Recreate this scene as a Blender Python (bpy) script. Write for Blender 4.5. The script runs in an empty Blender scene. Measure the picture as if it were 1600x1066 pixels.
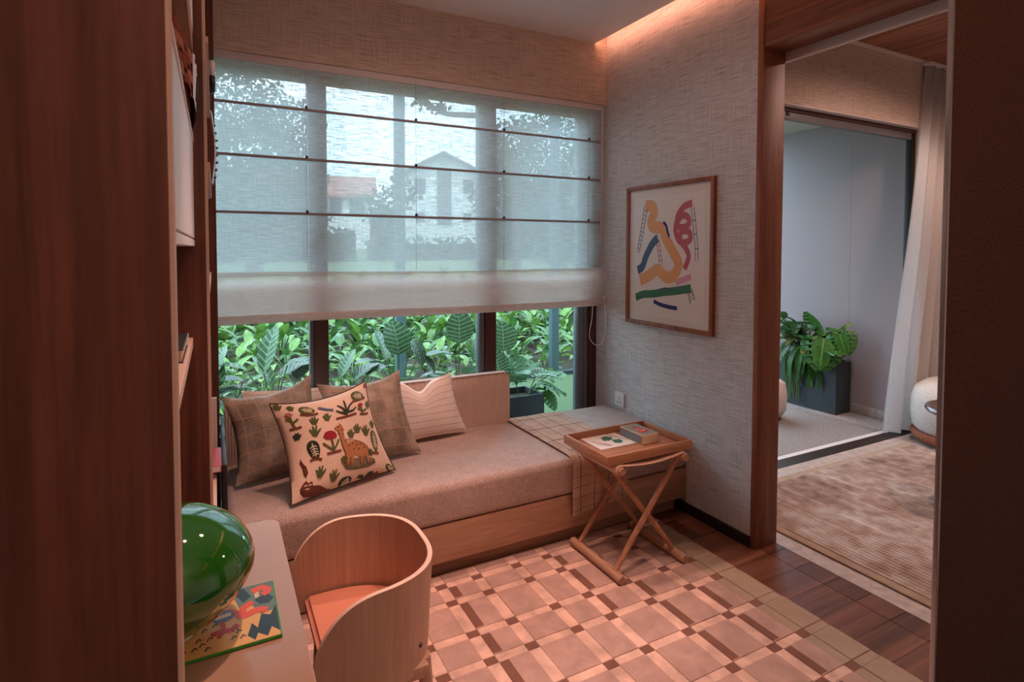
import bpy, bmesh, math, random
from mathutils import Vector, Matrix, noise
PI = math.pi
R = math.radians
rnd = random.Random(7)
scene = bpy.context.scene
COL = scene.collection

# ------------------------------------------------------------------ camera, world, lights, exposure
cam_data = bpy.data.cameras.new('camera')
cam = bpy.data.objects.new('camera', cam_data)
COL.objects.link(cam)
cam_data.sensor_fit = 'HORIZONTAL'
cam_data.sensor_width = 36.0
cam_data.lens = 885.389 / 1600 * 36.0
cam_data.shift_y = -(533 - 421.2) / 1600
cam_data.clip_start = 0.02
cam_data.clip_end = 300
cam.location = (0, 0, 1.40)
_p, _y, _r = 0.0361966, -0.483919, -0.001662
cam.rotation_euler = (Matrix.Rotation(_y, 3, 'Z') @ Matrix.Rotation(PI / 2 - _p, 3, 'X') @ Matrix.Rotation(-_r, 3, 'Z')).to_euler()
scene.camera = cam

def lin(r, g, b):
    f = lambda c: (c / 255 / 12.92) if c / 255 <= 0.04045 else ((c / 255 + 0.055) / 1.055) ** 2.4
    return (f(r), f(g), f(b), 1.0)

world = bpy.data.worlds.new('overcast_sky')
scene.world = world
world.use_nodes = True
wt = world.node_tree
wt.nodes.clear()
w_out = wt.nodes.new('ShaderNodeOutputWorld')
w_bg = wt.nodes.new('ShaderNodeBackground')
w_tc = wt.nodes.new('ShaderNodeTexCoord')
w_map = wt.nodes.new('ShaderNodeMapping'); w_map.inputs['Scale'].default_value = (1.5, 1.5, 4)
w_nz = wt.nodes.new('ShaderNodeTexNoise'); w_nz.inputs['Scale'].default_value = 1.6; w_nz.inputs['Detail'].default_value = 5
w_rmp = wt.nodes.new('ShaderNodeValToRGB')
w_rmp.color_ramp.elements[0].position = 0.35; w_rmp.color_ramp.elements[0].color = lin(168, 206, 236)
w_rmp.color_ramp.elements[1].position = 0.65; w_rmp.color_ramp.elements[1].color = lin(218, 238, 254)
wt.links.new(w_tc.outputs['Generated'], w_map.inputs['Vector'])
wt.links.new(w_map.outputs['Vector'], w_nz.inputs['Vector'])
wt.links.new(w_nz.outputs['Fac'], w_rmp.inputs['Fac'])
wt.links.new(w_rmp.outputs['Color'], w_bg.inputs['Color'])
wt.links.new(w_bg.outputs['Background'], w_out.inputs['Surface'])
w_bg.inputs['Strength'].default_value = 6.0

def light(name, kind, loc, energy, color, target=None, **kw):
    d = bpy.data.lights.new(name, kind)
    d.energy = energy; d.color = color
    for k, v in kw.items(): setattr(d, k, v)
    o = bpy.data.objects.new(name, d); COL.objects.link(o); o.location = loc
    if target is not None:
        o.rotation_euler = (Vector(target) - Vector(loc)).to_track_quat('-Z', 'Y').to_euler()
    return o

WARM = (1.0, 0.60, 0.51)
# hazy sun high behind the garden
light('sun', 'SUN', (0, 0, 20), 2.2, (1.0, 0.97, 0.92), target=(6, 15, 0), angle=R(12))
# recessed ceiling downlights of the study
for i, (x, y, e, sp) in enumerate([(0.45, 1.35, 68, 58), (1.05, 1.25, 68, 56), (0.50, 2.20, 52, 56), (1.05, 2.20, 44, 52)]):
    light('downlight_or_fill', 'SPOT', (x, y, 2.655), e, WARM, target=(x, y, 0), spot_size=R(sp), spot_blend=0.55, shadow_soft_size=0.025)
light('downlight_or_fill', 'SPOT', (0.95, 1.75, 2.655), 15, (1.0, 0.62, 0.52), target=(0.95, 1.75, 0), spot_size=R(168), spot_blend=0.4, shadow_soft_size=0.06)  # no fixture: wide unseen fill added to warm the study's ambient light
light('living_downlight_or_fill', 'SPOT', (3.9, 1.1, 2.74), 60, (1.0, 0.62, 0.50), target=(3.9, 1.1, 0), spot_size=R(168), spot_blend=0.4, shadow_soft_size=0.06)  # wide unseen fill added to lift the living room, not a fixture
# living room lights and a dim unseen fill added in the corridor behind the camera
light('living_downlight_or_fill', 'SPOT', (3.5, 1.85, 2.74), 80, (1.0, 0.70, 0.58), target=(3.5, 1.95, 0), spot_size=R(100), spot_blend=0.8, shadow_soft_size=0.06)
light('living_downlight_or_fill', 'SPOT', (4.45, 1.80, 2.74), 55, (1.0, 0.70, 0.58), target=(4.45, 1.9, 0), spot_size=R(110), spot_blend=0.8, shadow_soft_size=0.06)
light('corridor_fill', 'POINT', (0.5, -0.75, 2.2), 12, (1.0, 0.60, 0.45), shadow_soft_size=0.12)
scene.view_settings.view_transform = 'Standard'
scene.view_settings.look = 'None'
scene.view_settings.gamma = 1.0
scene.view_settings.use_curve_mapping = False
scene.view_settings.exposure = 0.22
scene.cycles.max_bounces = 10
scene.cycles.transparent_max_bounces = 24
scene.cycles.diffuse_bounces = 5
scene.cycles.sample_clamp_indirect = 6.0
scene.cycles.use_denoising = True

# ------------------------------------------------------------------ materials
def newmat(name):
    m = bpy.data.materials.new(name); m.use_nodes = True
    nt = m.node_tree
    return m, nt, nt.nodes['Principled BSDF'], nt.nodes['Material Output']

def node(nt, typ, **inp):
    n = nt.nodes.new(typ)
    for k, v in inp.items():
        k2 = k.replace('_', ' ')
        n.inputs[k2 if k2 in n.inputs else k].default_value = v
    return n

def coords(nt, scale=(1, 1, 1), kind='Object', rot=(0, 0, 0)):
    tc = nt.nodes.new('ShaderNodeTexCoord'); mp = nt.nodes.new('ShaderNodeMapping')
    mp.inputs['Scale'].default_value = scale; mp.inputs['Rotation'].default_value = rot
    nt.links.new(tc.outputs[kind], mp.inputs['Vector'])
    return mp.outputs['Vector']

def ramp(nt, fac, stops):
    r = nt.nodes.new('ShaderNodeValToRGB'); e = r.color_ramp.elements
    while len(e) < len(stops): e.new(0.5)
    for i, (p, c) in enumerate(stops):
        e[i].position = p; e[i].color = c
    nt.links.new(fac, r.inputs['Fac'])
    return r.outputs['Color']

def mixc(nt, fac, a, b, mode='MIX'):
    n = nt.nodes.new('ShaderNodeMix'); n.data_type = 'RGBA'; n.blend_type = mode
    for sock, v in ((n.inputs[0], fac), (n.inputs[6], a), (n.inputs[7], b)):
        if hasattr(v, 'links'): nt.links.new(v, sock)
        else: sock.default_value = v
    return n.outputs[2]

def math_(nt, op, a, b=0.0):
    n = nt.nodes.new('ShaderNodeMath'); n.operation = op
    for sock, v in ((n.inputs[0], a), (n.inputs[1], b)):
        if hasattr(v, 'links'): nt.links.new(v, sock)
        else: sock.default_value = v
    return n.outputs[0]

def bump(nt, bsdf, h, strength=0.3, dist=0.002):
    b = node(nt, 'ShaderNodeBump', Strength=strength, Distance=dist)
    nt.links.new(h, b.inputs['Height']); nt.links.new(b.outputs['Normal'], bsdf.inputs['Normal'])

def m_plain(name, c, rough=0.6, metal=0.0, coat=0.0, noise_amt=0.0, nscale=20, spec=0.5):
    m, nt, b, o = newmat(name)
    b.inputs['Roughness'].default_value = rough; b.inputs['Metallic'].default_value = metal
    b.inputs['Coat Weight'].default_value = coat; b.inputs['Specular IOR Level'].default_value = spec
    if noise_amt:
        nz = node(nt, 'ShaderNodeTexNoise', Scale=nscale, Detail=5.0)
        nt.links.new(coords(nt), nz.inputs['Vector'])
        d = tuple(x * (1 - noise_amt) for x in c[:3]) + (1,)
        l = tuple(min(1, x * (1 + noise_amt)) for x in c[:3]) + (1,)
        nt.links.new(ramp(nt, nz.outputs['Fac'], [(0.3, d), (0.7, l)]), b.inputs['Base Color'])
        bump(nt, b, nz.outputs['Fac'], 0.1, 0.001)
    else:
        b.inputs['Base Color'].default_value = c
    return m

def m_wood(name, c1, c2, axis='z', rough=0.5, fine=1.0, spec=0.35, lines=0.7):
    m, nt, b, o = newmat(name)
    s = {'x': (1.2, 22, 22), 'y': (22, 1.2, 22), 'z': (22, 22, 1.2)}[axis]
    s = tuple(v * fine for v in s)
    nz = node(nt, 'ShaderNodeTexNoise', Scale=1.0, Detail=6.0, Distortion=0.8, Roughness=0.6)
    nt.links.new(coords(nt, s), nz.inputs['Vector'])
    s2 = tuple(v * 7 for v in s)
    n2 = node(nt, 'ShaderNodeTexNoise', Scale=1.0, Detail=3.0)
    nt.links.new(coords(nt, s2), n2.inputs['Vector'])
    c = ramp(nt, nz.outputs['Fac'], [(0.32, c1), (0.68, c2)])
    g = ramp(nt, n2.outputs['Fac'], [(0.35, (0.72, 0.72, 0.72, 1)), (0.6, (1, 1, 1, 1))])
    nt.links.new(mixc(nt, lines, c, g, 'MULTIPLY'), b.inputs['Base Color'])
    b.inputs['Roughness'].default_value = rough; b.inputs['Specular IOR Level'].default_value = spec
    bump(nt, b, n2.outputs['Fac'], 0.12, 0.001)
    return m

def m_weave(name, c1, c2, fh=60, fz=160, bumpd=0.003):
    # woven wallcovering: broken horizontal and vertical yarns; works on x and y walls
    m, nt, b, o = newmat(name)
    tc = nt.nodes.new('ShaderNodeTexCoord'); sx = nt.nodes.new('ShaderNodeSeparateXYZ')
    nt.links.new(tc.outputs['Object'], sx.inputs[0])
    h = math_(nt, 'ADD', sx.outputs[0], sx.outputs[1])
    def n(a, bb):
        cx = nt.nodes.new('ShaderNodeCombineXYZ')
        nt.links.new(math_(nt, 'MULTIPLY', h, a), cx.inputs[0]); nt.links.new(math_(nt, 'MULTIPLY', sx.outputs[2], bb), cx.inputs[1])
        z = node(nt, 'ShaderNodeTexNoise', Scale=1.0, Detail=2.0); nt.links.new(cx.outputs[0], z.inputs['Vector'])
        return z.outputs['Fac']
    f = math_(nt, 'ADD', math_(nt, 'MULTIPLY', n(fh / 5, fz), 0.66), math_(nt, 'MULTIPLY', n(fz, fh / 7), 0.34))
    nt.links.new(ramp(nt, f, [(0.34, c1), (0.56, c2)]), b.inputs['Base Color'])
    b.inputs['Roughness'].default_value = 0.85; b.inputs['Specular IOR Level'].default_value = 0.2
    bump(nt, b, f, 0.5, bumpd)
    return m

def m_fabric(name, c1, c2, scale=500, bumps=0.3, sheen=0.2):
    m, nt, b, o = newmat(name)
    nz = node(nt, 'ShaderNodeTexNoise', Scale=scale, Detail=2.0)
    nt.links.new(coords(nt), nz.inputs['Vector'])
    n2 = node(nt, 'ShaderNodeTexNoise', Scale=scale / 25, Detail=3.0)
    nt.links.new(coords(nt), n2.inputs['Vector'])
    f = math_(nt, 'ADD', math_(nt, 'MULTIPLY', nz.outputs['Fac'], 0.9), math_(nt, 'MULTIPLY', n2.outputs['Fac'], 0.1))
    nt.links.new(ramp(nt, f, [(0.36, c1), (0.62, c2)]), b.inputs['Base Color'])
    b.inputs['Roughness'].default_value = 0.9; b.inputs['Specular IOR Level'].default_value = 0.15
    b.inputs['Sheen Weight'].default_value = sheen
    bump(nt, b, nz.outputs['Fac'], bumps, 0.002)
    return m

def uvgrid(nt, nu, nv, wu, wv):
    # 1 on the thin lines of a grid laid out in UV
    tc = nt.nodes.new('ShaderNodeTexCoord'); sx = nt.nodes.new('ShaderNodeSeparateXYZ')
    nt.links.new(tc.outputs['UV'], sx.inputs[0])
    out = []
    for sock, n, w in ((sx.outputs[0], nu, wu), (sx.outputs[1], nv, wv)):
        if not n: continue
        fr = math_(nt, 'FRACT', math_(nt, 'MULTIPLY', sock, n))
        out.append(math_(nt, 'LESS_THAN', math_(nt, 'ABSOLUTE', math_(nt, 'SUBTRACT', fr, 0.5)), w))
    return out[0] if len(out) == 1 else math_(nt, 'MAXIMUM', out[0], out[1])

def m_grid(name, c1, c2, line, nu, nv, wu, wv, scale=420, bumps=0.4, cells=0.0):
    m, nt, b, o = newmat(name)
    nz = node(nt, 'ShaderNodeTexNoise', Scale=scale, Detail=2.0); nt.links.new(coords(nt), nz.inputs['Vector'])
    n2 = node(nt, 'ShaderNodeTexNoise', Scale=12, Detail=4.0); nt.links.new(coords(nt), n2.inputs['Vector'])
    base = ramp(nt, math_(nt, 'ADD', math_(nt, 'MULTIPLY', nz.outputs['Fac'], 0.6), math_(nt, 'MULTIPLY', n2.outputs['Fac'], 0.4)), [(0.36, c1), (0.62, c2)])
    g = uvgrid(nt, nu, nv, wu, wv)
    if cells:
        tc = nt.nodes.new('ShaderNodeTexCoord'); sc = nt.nodes.new('ShaderNodeVectorMath'); sc.operation = 'MULTIPLY_ADD'; sc.inputs[1].default_value = (nu, nv, 1); sc.inputs[2].default_value = (0.5, 0.5, 0)
        fl_ = nt.nodes.new('ShaderNodeVectorMath'); fl_.operation = 'FLOOR'; wn = nt.nodes.new('ShaderNodeTexWhiteNoise')
        nt.links.new(tc.outputs['UV'], sc.inputs[0]); nt.links.new(sc.outputs[0], fl_.inputs[0]); nt.links.new(fl_.outputs[0], wn.inputs['Vector'])
        mr = node(nt, 'ShaderNodeMapRange', To_Min=1 - cells, To_Max=1 + cells); nt.links.new(wn.outputs['Value'], mr.inputs['Value'])
        cx = nt.nodes.new('ShaderNodeCombineXYZ')
        for i in range(3): nt.links.new(mr.outputs[0], cx.inputs[i])
        base = mixc(nt, 1.0, base, cx.outputs[0], 'MULTIPLY')
    nt.links.new(mixc(nt, g, base, line), b.inputs['Base Color'])
    b.inputs['Roughness'].default_value = 0.9; b.inputs['Specular IOR Level'].default_value = 0.15
    bump(nt, b, math_(nt, 'ADD', nz.outputs['Fac'], g), bumps, 0.002)
    return m

def m_leaf(name, c, vein, n=0, slant=0.35, width=0.22, rough=0.4, trans=0.25):
    m, nt, b, o = newmat(name)
    tc = nt.nodes.new('ShaderNodeTexCoord'); sx = nt.nodes.new('ShaderNodeSeparateXYZ')
    nt.links.new(tc.outputs['UV'], sx.inputs[0])
    au = math_(nt, 'ABSOLUTE', math_(nt, 'SUBTRACT', sx.outputs[0], 0.5))
    mid = math_(nt, 'LESS_THAN', au, 0.018)
    nz = node(nt, 'ShaderNodeTexNoise', Scale=9.0, Detail=3.0); nt.links.new(coords(nt), nz.inputs['Vector'])
    d = tuple(x * 0.6 for x in c[:3]) + (1,)
    l = tuple(min(1, x * 1.45) for x in c[:3]) + (1,)
    base = ramp(nt, nz.outputs['Fac'], [(0.3, d), (0.7, l)])
    if n:
        fr = math_(nt, 'FRACT', math_(nt, 'MULTIPLY', math_(nt, 'SUBTRACT', sx.outputs[1], math_(nt, 'MULTIPLY', au, slant)), n))
        st = math_(nt, 'LESS_THAN', math_(nt, 'ABSOLUTE', math_(nt, 'SUBTRACT', fr, 0.5)), width)
        mid = math_(nt, 'MAXIMUM', st, mid)
    col = mixc(nt, mid, base, vein)
    nt.links.new(col, b.inputs['Base Color'])
    b.inputs['Roughness'].default_value = rough
    tr = nt.nodes.new('ShaderNodeBsdfTranslucent'); nt.links.new(col, tr.inputs['Color'])
    mx = node(nt, 'ShaderNodeMixShader', Fac=trans)
    nt.links.new(b.outputs[0], mx.inputs[1]); nt.links.new(tr.outputs[0], mx.inputs[2]); nt.links.new(mx.outputs[0], o.inputs['Surface'])
    return m

def m_sheer(name, c, open_lo, open_hi, fx=14, fz=260, axis='x', tl=0.6):
    # loosely woven sheer cloth: thread gaps let the view through, threads scatter light
    m, nt, b, o = newmat(name)
    s = (fx, fx, fz) if axis == 'x' else (fz, fz, fx)
    nz = node(nt, 'ShaderNodeTexNoise', Scale=1.0, Detail=3.0, Distortion=0.2); nt.links.new(coords(nt, s), nz.inputs['Vector'])
    s2 = (fz * 1.3, fz * 1.3, fx * 0.8)
    n2 = node(nt, 'ShaderNodeTexNoise', Scale=1.0, Detail=2.0); nt.links.new(coords(nt, s2), n2.inputs['Vector'])
    f = math_(nt, 'ADD', math_(nt, 'MULTIPLY', nz.outputs['Fac'], 0.7), math_(nt, 'MULTIPLY', n2.outputs['Fac'], 0.3))
    mr = node(nt, 'ShaderNodeMapRange', From_Min=0.38, From_Max=0.60, To_Min=open_lo, To_Max=open_hi)
    nt.links.new(f, mr.inputs['Value'])
    df = node(nt, 'ShaderNodeBsdfDiffuse', Color=c); tr = node(nt, 'ShaderNodeBsdfTranslucent', Color=c)
    tp = nt.nodes.new('ShaderNodeBsdfTransparent')
    m1 = node(nt, 'ShaderNodeMixShader', Fac=tl); nt.links.new(df.outputs[0], m1.inputs[1]); nt.links.new(tr.outputs[0], m1.inputs[2])
    m2 = nt.nodes.new('ShaderNodeMixShader'); nt.links.new(mr.outputs[0], m2.inputs[0])
    nt.links.new(m1.outputs[0], m2.inputs[1]); nt.links.new(tp.outputs[0], m2.inputs[2]); nt.links.new(m2.outputs[0], o.inputs['Surface'])
    return m

def m_glass(name, tint=(0.93, 0.97, 0.96, 1), ior=1.25):
    m, nt, b, o = newmat(name)
    tp = node(nt, 'ShaderNodeBsdfTransparent', Color=tint); gl = node(nt, 'ShaderNodeBsdfGlossy', Roughness=0.01)
    fr = node(nt, 'ShaderNodeFresnel', IOR=ior)
    mx = nt.nodes.new('ShaderNodeMixShader'); nt.links.new(fr.outputs[0], mx.inputs[0])
    nt.links.new(tp.outputs[0], mx.inputs[1]); nt.links.new(gl.outputs[0], mx.inputs[2]); nt.links.new(mx.outputs[0], o.inputs['Surface'])
    return m

def m_emit(name, c, s):
    m, nt, b, o = newmat(name)
    b.inputs['Emission Color'].default_value = c; b.inputs['Emission Strength'].default_value = s
    b.inputs['Base Color'].default_value = c
    return m

M = {}
M['wall_fabric'] = m_weave('woven_wallcovering', lin(166, 161, 158), lin(202, 198, 196), 42, 150)
M['wall_header'] = m_weave('woven_wallcovering_warm', lin(172, 152, 138), lin(206, 190, 176), 42, 150)
M['ceiling'] = m_plain('ceiling_paint', lin(234, 230, 228), 0.8)
M['wood_dark'] = m_wood('dark_veneer', lin(80, 42, 31), lin(124, 72, 55), 'z', 0.5)
M['wood_mid'] = m_wood('warm_veneer', lin(118, 66, 44), lin(160, 98, 68), 'z', 0.5)
M['wood_mid_y'] = m_wood('warm_veneer_y', lin(112, 64, 42), lin(156, 96, 66), 'y', 0.5)
M['wood_light_x'] = m_wood('oak_x', lin(166, 122, 94), lin(192, 150, 122), 'x', 0.55)
M['wood_light_y'] = m_wood('oak_y', lin(166, 122, 94), lin(192, 150, 122), 'y', 0.55)
M['wood_light_z'] = m_wood('oak_z', lin(168, 124, 96), lin(196, 154, 126), 'z', 0.55)
M['wood_tray'] = m_wood('tray_oak', lin(160, 106, 76), lin(190, 138, 104), 'x', 0.45)
M['wood_tray_y'] = m_wood('tray_oak_y', lin(160, 106, 76), lin(190, 138, 104), 'y', 0.45)
M['beech'] = m_wood('beech_ply', lin(196, 152, 126), lin(210, 168, 142), 'z', 0.42, fine=0.8, lines=0.35)
M['ply_edge'] = m_plain('ply_edge', lin(226, 192, 170), 0.5)
M['walnut'] = m_wood('walnut_floor', lin(84, 48, 36), lin(140, 90, 68), 'x', 0.28, fine=0.6, spec=0.5)
M['walnut_y'] = m_wood('walnut_border', lin(86, 48, 33), lin(132, 80, 58), 'x', 0.28, fine=0.6, spec=0.5)
M['black'] = m_plain('black_base', lin(26, 20, 19), 0.5)
M['dark_bronze'] = m_plain('dark_bronze', lin(56, 42, 38), 0.4, 0.3)
M['brown_frame'] = m_plain('brown_aluminium', lin(78, 46, 38), 0.4, 0.2)
M['grey_frame'] = m_plain('grey_aluminium', lin(112, 112, 116), 0.4, 0.3)
M['white_paint'] = m_plain('white_lacquer', lin(222, 214, 210), 0.5)
M['white_trim'] = m_plain('white_trim', lin(205, 198, 196), 0.6)
M['lipping'] = m_plain('pale_lipping', lin(206, 172, 152), 0.5)
M['mattress'] = m_fabric('mattress_cloth', lin(128, 104, 94), lin(206, 180, 168), 400)
M['rib'] = m_fabric('corduroy', lin(196, 166, 150), lin(222, 194, 178), 300)
M['steel'] = m_plain('steel', lin(180, 182, 184), 0.3, 0.8)
M['glass'] = m_glass('window_glass')
M['sheer'] = m_sheer('sheer_blind', lin(208, 216, 216), 0.02, 0.28, tl=0.48)
M['sheer_fold'] = m_sheer('sheer_blind_fold', lin(232, 222, 216), 0.02, 0.24, tl=0.42)
M['hem'] = m_fabric('blind_hem', lin(205, 190, 182), lin(226, 214, 208), 300)
M['rod'] = m_plain('rod_pocket', lin(150, 142, 144), 0.7)
M['cord'] = m_plain('white_cord', lin(225, 225, 228), 0.5)
M['curtain'] = m_sheer('curtain_linen', lin(218, 216, 216), 0.02, 0.16, fx=60, fz=300)

# ------------------------------------------------------------------ geometry helpers
def obj(name, mesh, parent=None):
    o = bpy.data.objects.new(name, mesh); COL.objects.link(o)
    if parent is not None: o.parent = parent
    return o

def tag(o, label=None, cat=None, group=None, kind=None):
    for k, v in (('label', label), ('category', cat), ('group', group), ('kind', kind)):
        if v: o[k] = v
    return o

def thing(name, label, cat, loc=(0, 0, 0), rz=0.0, group=None):
    o = bpy.data.objects.new(name, None); COL.objects.link(o)
    o.empty_display_size = 0.05
    o.location = loc; o.rotation_euler = (0, 0, rz)
    return tag(o, label, cat, group)

class MB:
    """collects geometry and links it as one mesh object; abs coordinates unless the parent is rotated"""
    def __init__(s): s.bm = bmesh.new(); s.uv = s.bm.loops.layers.uv.new('UVMap')
    def box(s, x0, y0, z0, x1, y1, z1, bev=0.0, seg=2, mi=0):
        b = bmesh.new()
        bmesh.ops.create_cube(b, size=1)
        for v in b.verts:
            v.co = Vector(((x0 + x1) / 2 + v.co.x * (x1 - x0), (y0 + y1) / 2 + v.co.y * (y1 - y0), (z0 + z1) / 2 + v.co.z * (z1 - z0)))
        if bev > 0:
            bmesh.ops.bevel(b, geom=list(b.edges), offset=bev, segments=seg, affect='EDGES', profile=0.5)
        s._merge(b, mi); return s
    def _merge(s, b, mi, mtx=None):
        mp = {}
        for v in b.verts: mp[v] = s.bm.verts.new(mtx @ v.co if mtx else v.co)
        for f in b.faces:
            try:
                nf = s.bm.faces.new([mp[v] for v in f.verts]); nf.material_index = mi
            except ValueError: pass
        b.free()
    def tube(s, pts, r, n=8, cap=True, mi=0):
        pts = [Vector(p) for p in pts]; rs = r if isinstance(r, (list, tuple)) else [r] * len(pts)
        rings = []; up = None
        for i, p in enumerate(pts):
            d = (pts[min(i + 1, len(pts) - 1)] - pts[max(i - 1, 0)]).normalized()
            if up is None: up = Vector((0, 0, 1)) if abs(d.z) < 0.9 else Vector((1, 0, 0))
            a = (up - d * up.dot(d)).normalized(); b = d.cross(a); up = a
            rings.append([s.bm.verts.new(p + (a * math.cos(2 * PI * k / n) + b * math.sin(2 * PI * k / n)) * rs[i]) for k in range(n)])
        for i in range(len(rings) - 1):
            for k in range(n):
                f = s.bm.faces.new([rings[i][k], rings[i][(k + 1) % n], rings[i + 1][(k + 1) % n], rings[i + 1][k]]); f.material_index = mi
        if cap:
            s.bm.faces.new(list(reversed(rings[0]))).material_index = mi
            s.bm.faces.new(rings[-1]).material_index = mi
        return s
    def lathe(s, prof, c=(0, 0, 0), n=40, sx=1.0, sy=1.0, mi=0):
        rings = []
        for r, z in prof:
            if r < 1e-6: rings.append([s.bm.verts.new((c[0], c[1], c[2] + z))])
            else: rings.append([s.bm.verts.new((c[0] + sx * r * math.cos(2 * PI * k / n), c[1] + sy * r * math.sin(2 * PI * k / n), c[2] + z)) for k in range(n)])
        for a, b in zip(rings, rings[1:]):
            for k in range(n):
                k2 = (k + 1) % n
                q = [a[k % len(a)], a[k2 % len(a)], b[k2 % len(b)], b[k % len(b)]]
                q2 = []
                for v in q:
                    if v not in q2: q2.append(v)
                if len(q2) >= 3:
                    try: s.bm.faces.new(q2).material_index = mi
                    except ValueError: pass
        return s
    def grid(s, fn, nu, nv, mi=0, flip=False):
        vs = [[s.bm.verts.new(fn(i / nu, j / nv)) for j in range(nv + 1)] for i in range(nu + 1)]
        for i in range(nu):
            for j in range(nv):
                q = [vs[i][j], vs[i + 1][j], vs[i + 1][j + 1], vs[i][j + 1]]
                u = [(i / nu, j / nv), ((i + 1) / nu, j / nv), ((i + 1) / nu, (j + 1) / nv), (i / nu, (j + 1) / nv)]
                if flip: q.reverse(); u.reverse()
                f = s.bm.faces.new(q); f.material_index = mi
                for l, w in zip(f.loops, u): l[s.uv].uv = w
        return s
    def prism(s, pts, fn, h0, h1, mi=0):
        """extruded polygon: fn(a, b, h) -> xyz"""
        a = [s.bm.verts.new(fn(p[0], p[1], h0)) for p in pts]; b = [s.bm.verts.new(fn(p[0], p[1], h1)) for p in pts]
        n = len(pts)
        for i in range(n): s.bm.faces.new([a[i], a[(i + 1) % n], b[(i + 1) % n], b[i]]).material_index = mi
        s.bm.faces.new(list(reversed(a))).material_index = mi; s.bm.faces.new(b).material_index = mi
        return s
    def decal(s, pts, fn, off, mi=0, cell=0.0):
        """flat or embroidered shape: polygon in surface coordinates mapped through fn(u, v, height)"""
        b = bmesh.new()
        vs = [b.verts.new((p[0], p[1], 0)) for p in pts]
        try: f = b.faces.new(vs)
        except ValueError: b.free(); return s
        bmesh.ops.triangulate(b, faces=[f])
        if cell:
            for _ in range(4):
                long = [e for e in b.edges if e.calc_length() > cell]
                if not long: break
                bmesh.ops.subdivide_edges(b, edges=long, cuts=1)
                bmesh.ops.triangulate(b, faces=[f for f in b.faces if len(f.verts) > 3])
        flipn = sum((pts[i][0] * pts[(i + 1) % len(pts)][1] - pts[(i + 1) % len(pts)][0] * pts[i][1]) for i in range(len(pts))) < 0
        rim = [e for e in b.edges if e.is_boundary]
        top = {v: s.bm.verts.new(fn(v.co.x, v.co.y, off)) for v in b.verts}
        for f in b.faces:
            q = [top[v] for v in f.verts]
            try: s.bm.faces.new(q).material_index = mi
            except ValueError: pass
        low = {}
        for e in rim:
            for v in e.verts:
                if v not in low: low[v] = s.bm.verts.new(fn(v.co.x, v.co.y, 0.0))
            try: s.bm.faces.new([top[e.verts[0]], top[e.verts[1]], low[e.verts[1]], low[e.verts[0]]]).material_index = mi
            except ValueError: pass
        b.free(); return s
    def stroke(s, pts, w, fn, off, mi=0, smooth=4):
        p = spline(pts, smooth) if smooth else [tuple(q) for q in pts]
        n = len(p); L = []; Rr = []
        for i in range(n):
            a = p[max(i - 1, 0)]; c = p[min(i + 1, n - 1)]
            dx, dy = c[0] - a[0], c[1] - a[1]; l = math.hypot(dx, dy) or 1
            ww = w(i / (n - 1)) if callable(w) else w
            nx, ny = -dy / l * ww / 2, dx / l * ww / 2
            L.append((p[i][0] + nx, p[i][1] + ny)); Rr.append((p[i][0] - nx, p[i][1] - ny))
        tl = [s.bm.verts.new(fn(a[0], a[1], off + 0.00025 * i / n)) for i, a in enumerate(L)]; tr = [s.bm.verts.new(fn(a[0], a[1], off + 0.00025 * i / n)) for i, a in enumerate(Rr)]
        for i in range(n - 1):
            s.bm.faces.new([tr[i], tr[i + 1], tl[i + 1], tl[i]]).material_index = mi
        return s
    def build(s, name, mats, parent=None, angle=35, flat=False):
        if parent is not None:
            mtx = Matrix.Translation(parent_world(parent)).inverted()
            s.bm.transform(mtx) if abs(sum(rot_world(parent))) < 1e-9 else None
        bmesh.ops.remove_doubles(s.bm, verts=s.bm.verts, dist=1e-6)
        bmesh.ops.recalc_face_normals(s.bm, faces=s.bm.faces)
        me = bpy.data.meshes.new(name); s.bm.to_mesh(me); s.bm.free()
        for m in (mats if isinstance(mats, (list, tuple)) else [mats]): me.materials.append(m)
        if not flat:
            me.polygons.foreach_set('use_smooth', [True] * len(me.polygons))
            me.set_sharp_from_angle(angle=R(angle))
        return obj(name, me, parent)

def parent_world(p):
    v = Vector(p.location)
    while p.parent: p = p.parent; v += Vector(p.location)
    return v
def rot_world(p):
    e = [abs(a) for a in p.rotation_euler]
    while p.parent: p = p.parent; e = [a + abs(b) for a, b in zip(e, p.rotation_euler)]
    return e
def spline(pts, k=4):
    out = []; n = len(pts)
    for i in range(n - 1):
        p0, p1, p2, p3 = pts[max(i - 1, 0)], pts[i], pts[i + 1], pts[min(i + 2, n - 1)]
        for j in range(k):
            t = j / k
            out.append(tuple(0.5 * (2 * b + (c - a) * t + (2 * a - 5 * b + 4 * c - d) * t * t + (-a + 3 * b - 3 * c + d) * t ** 3) for a, b, c, d in zip(p0, p1, p2, p3)))
    out.append(tuple(pts[-1])); return out
def smoothstep(a, b, x):
    t = min(1, max(0, (x - a) / (b - a))); return t * t * (3 - 2 * t)

def struct(name, boxes, mat, parent=None, bev=0.0):
    mb = MB()
    for b in boxes: mb.box(*b, bev=bev)
    o = mb.build(name, mat, parent, angle=40)
    if parent is None: o['kind'] = 'structure'
    return o


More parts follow.
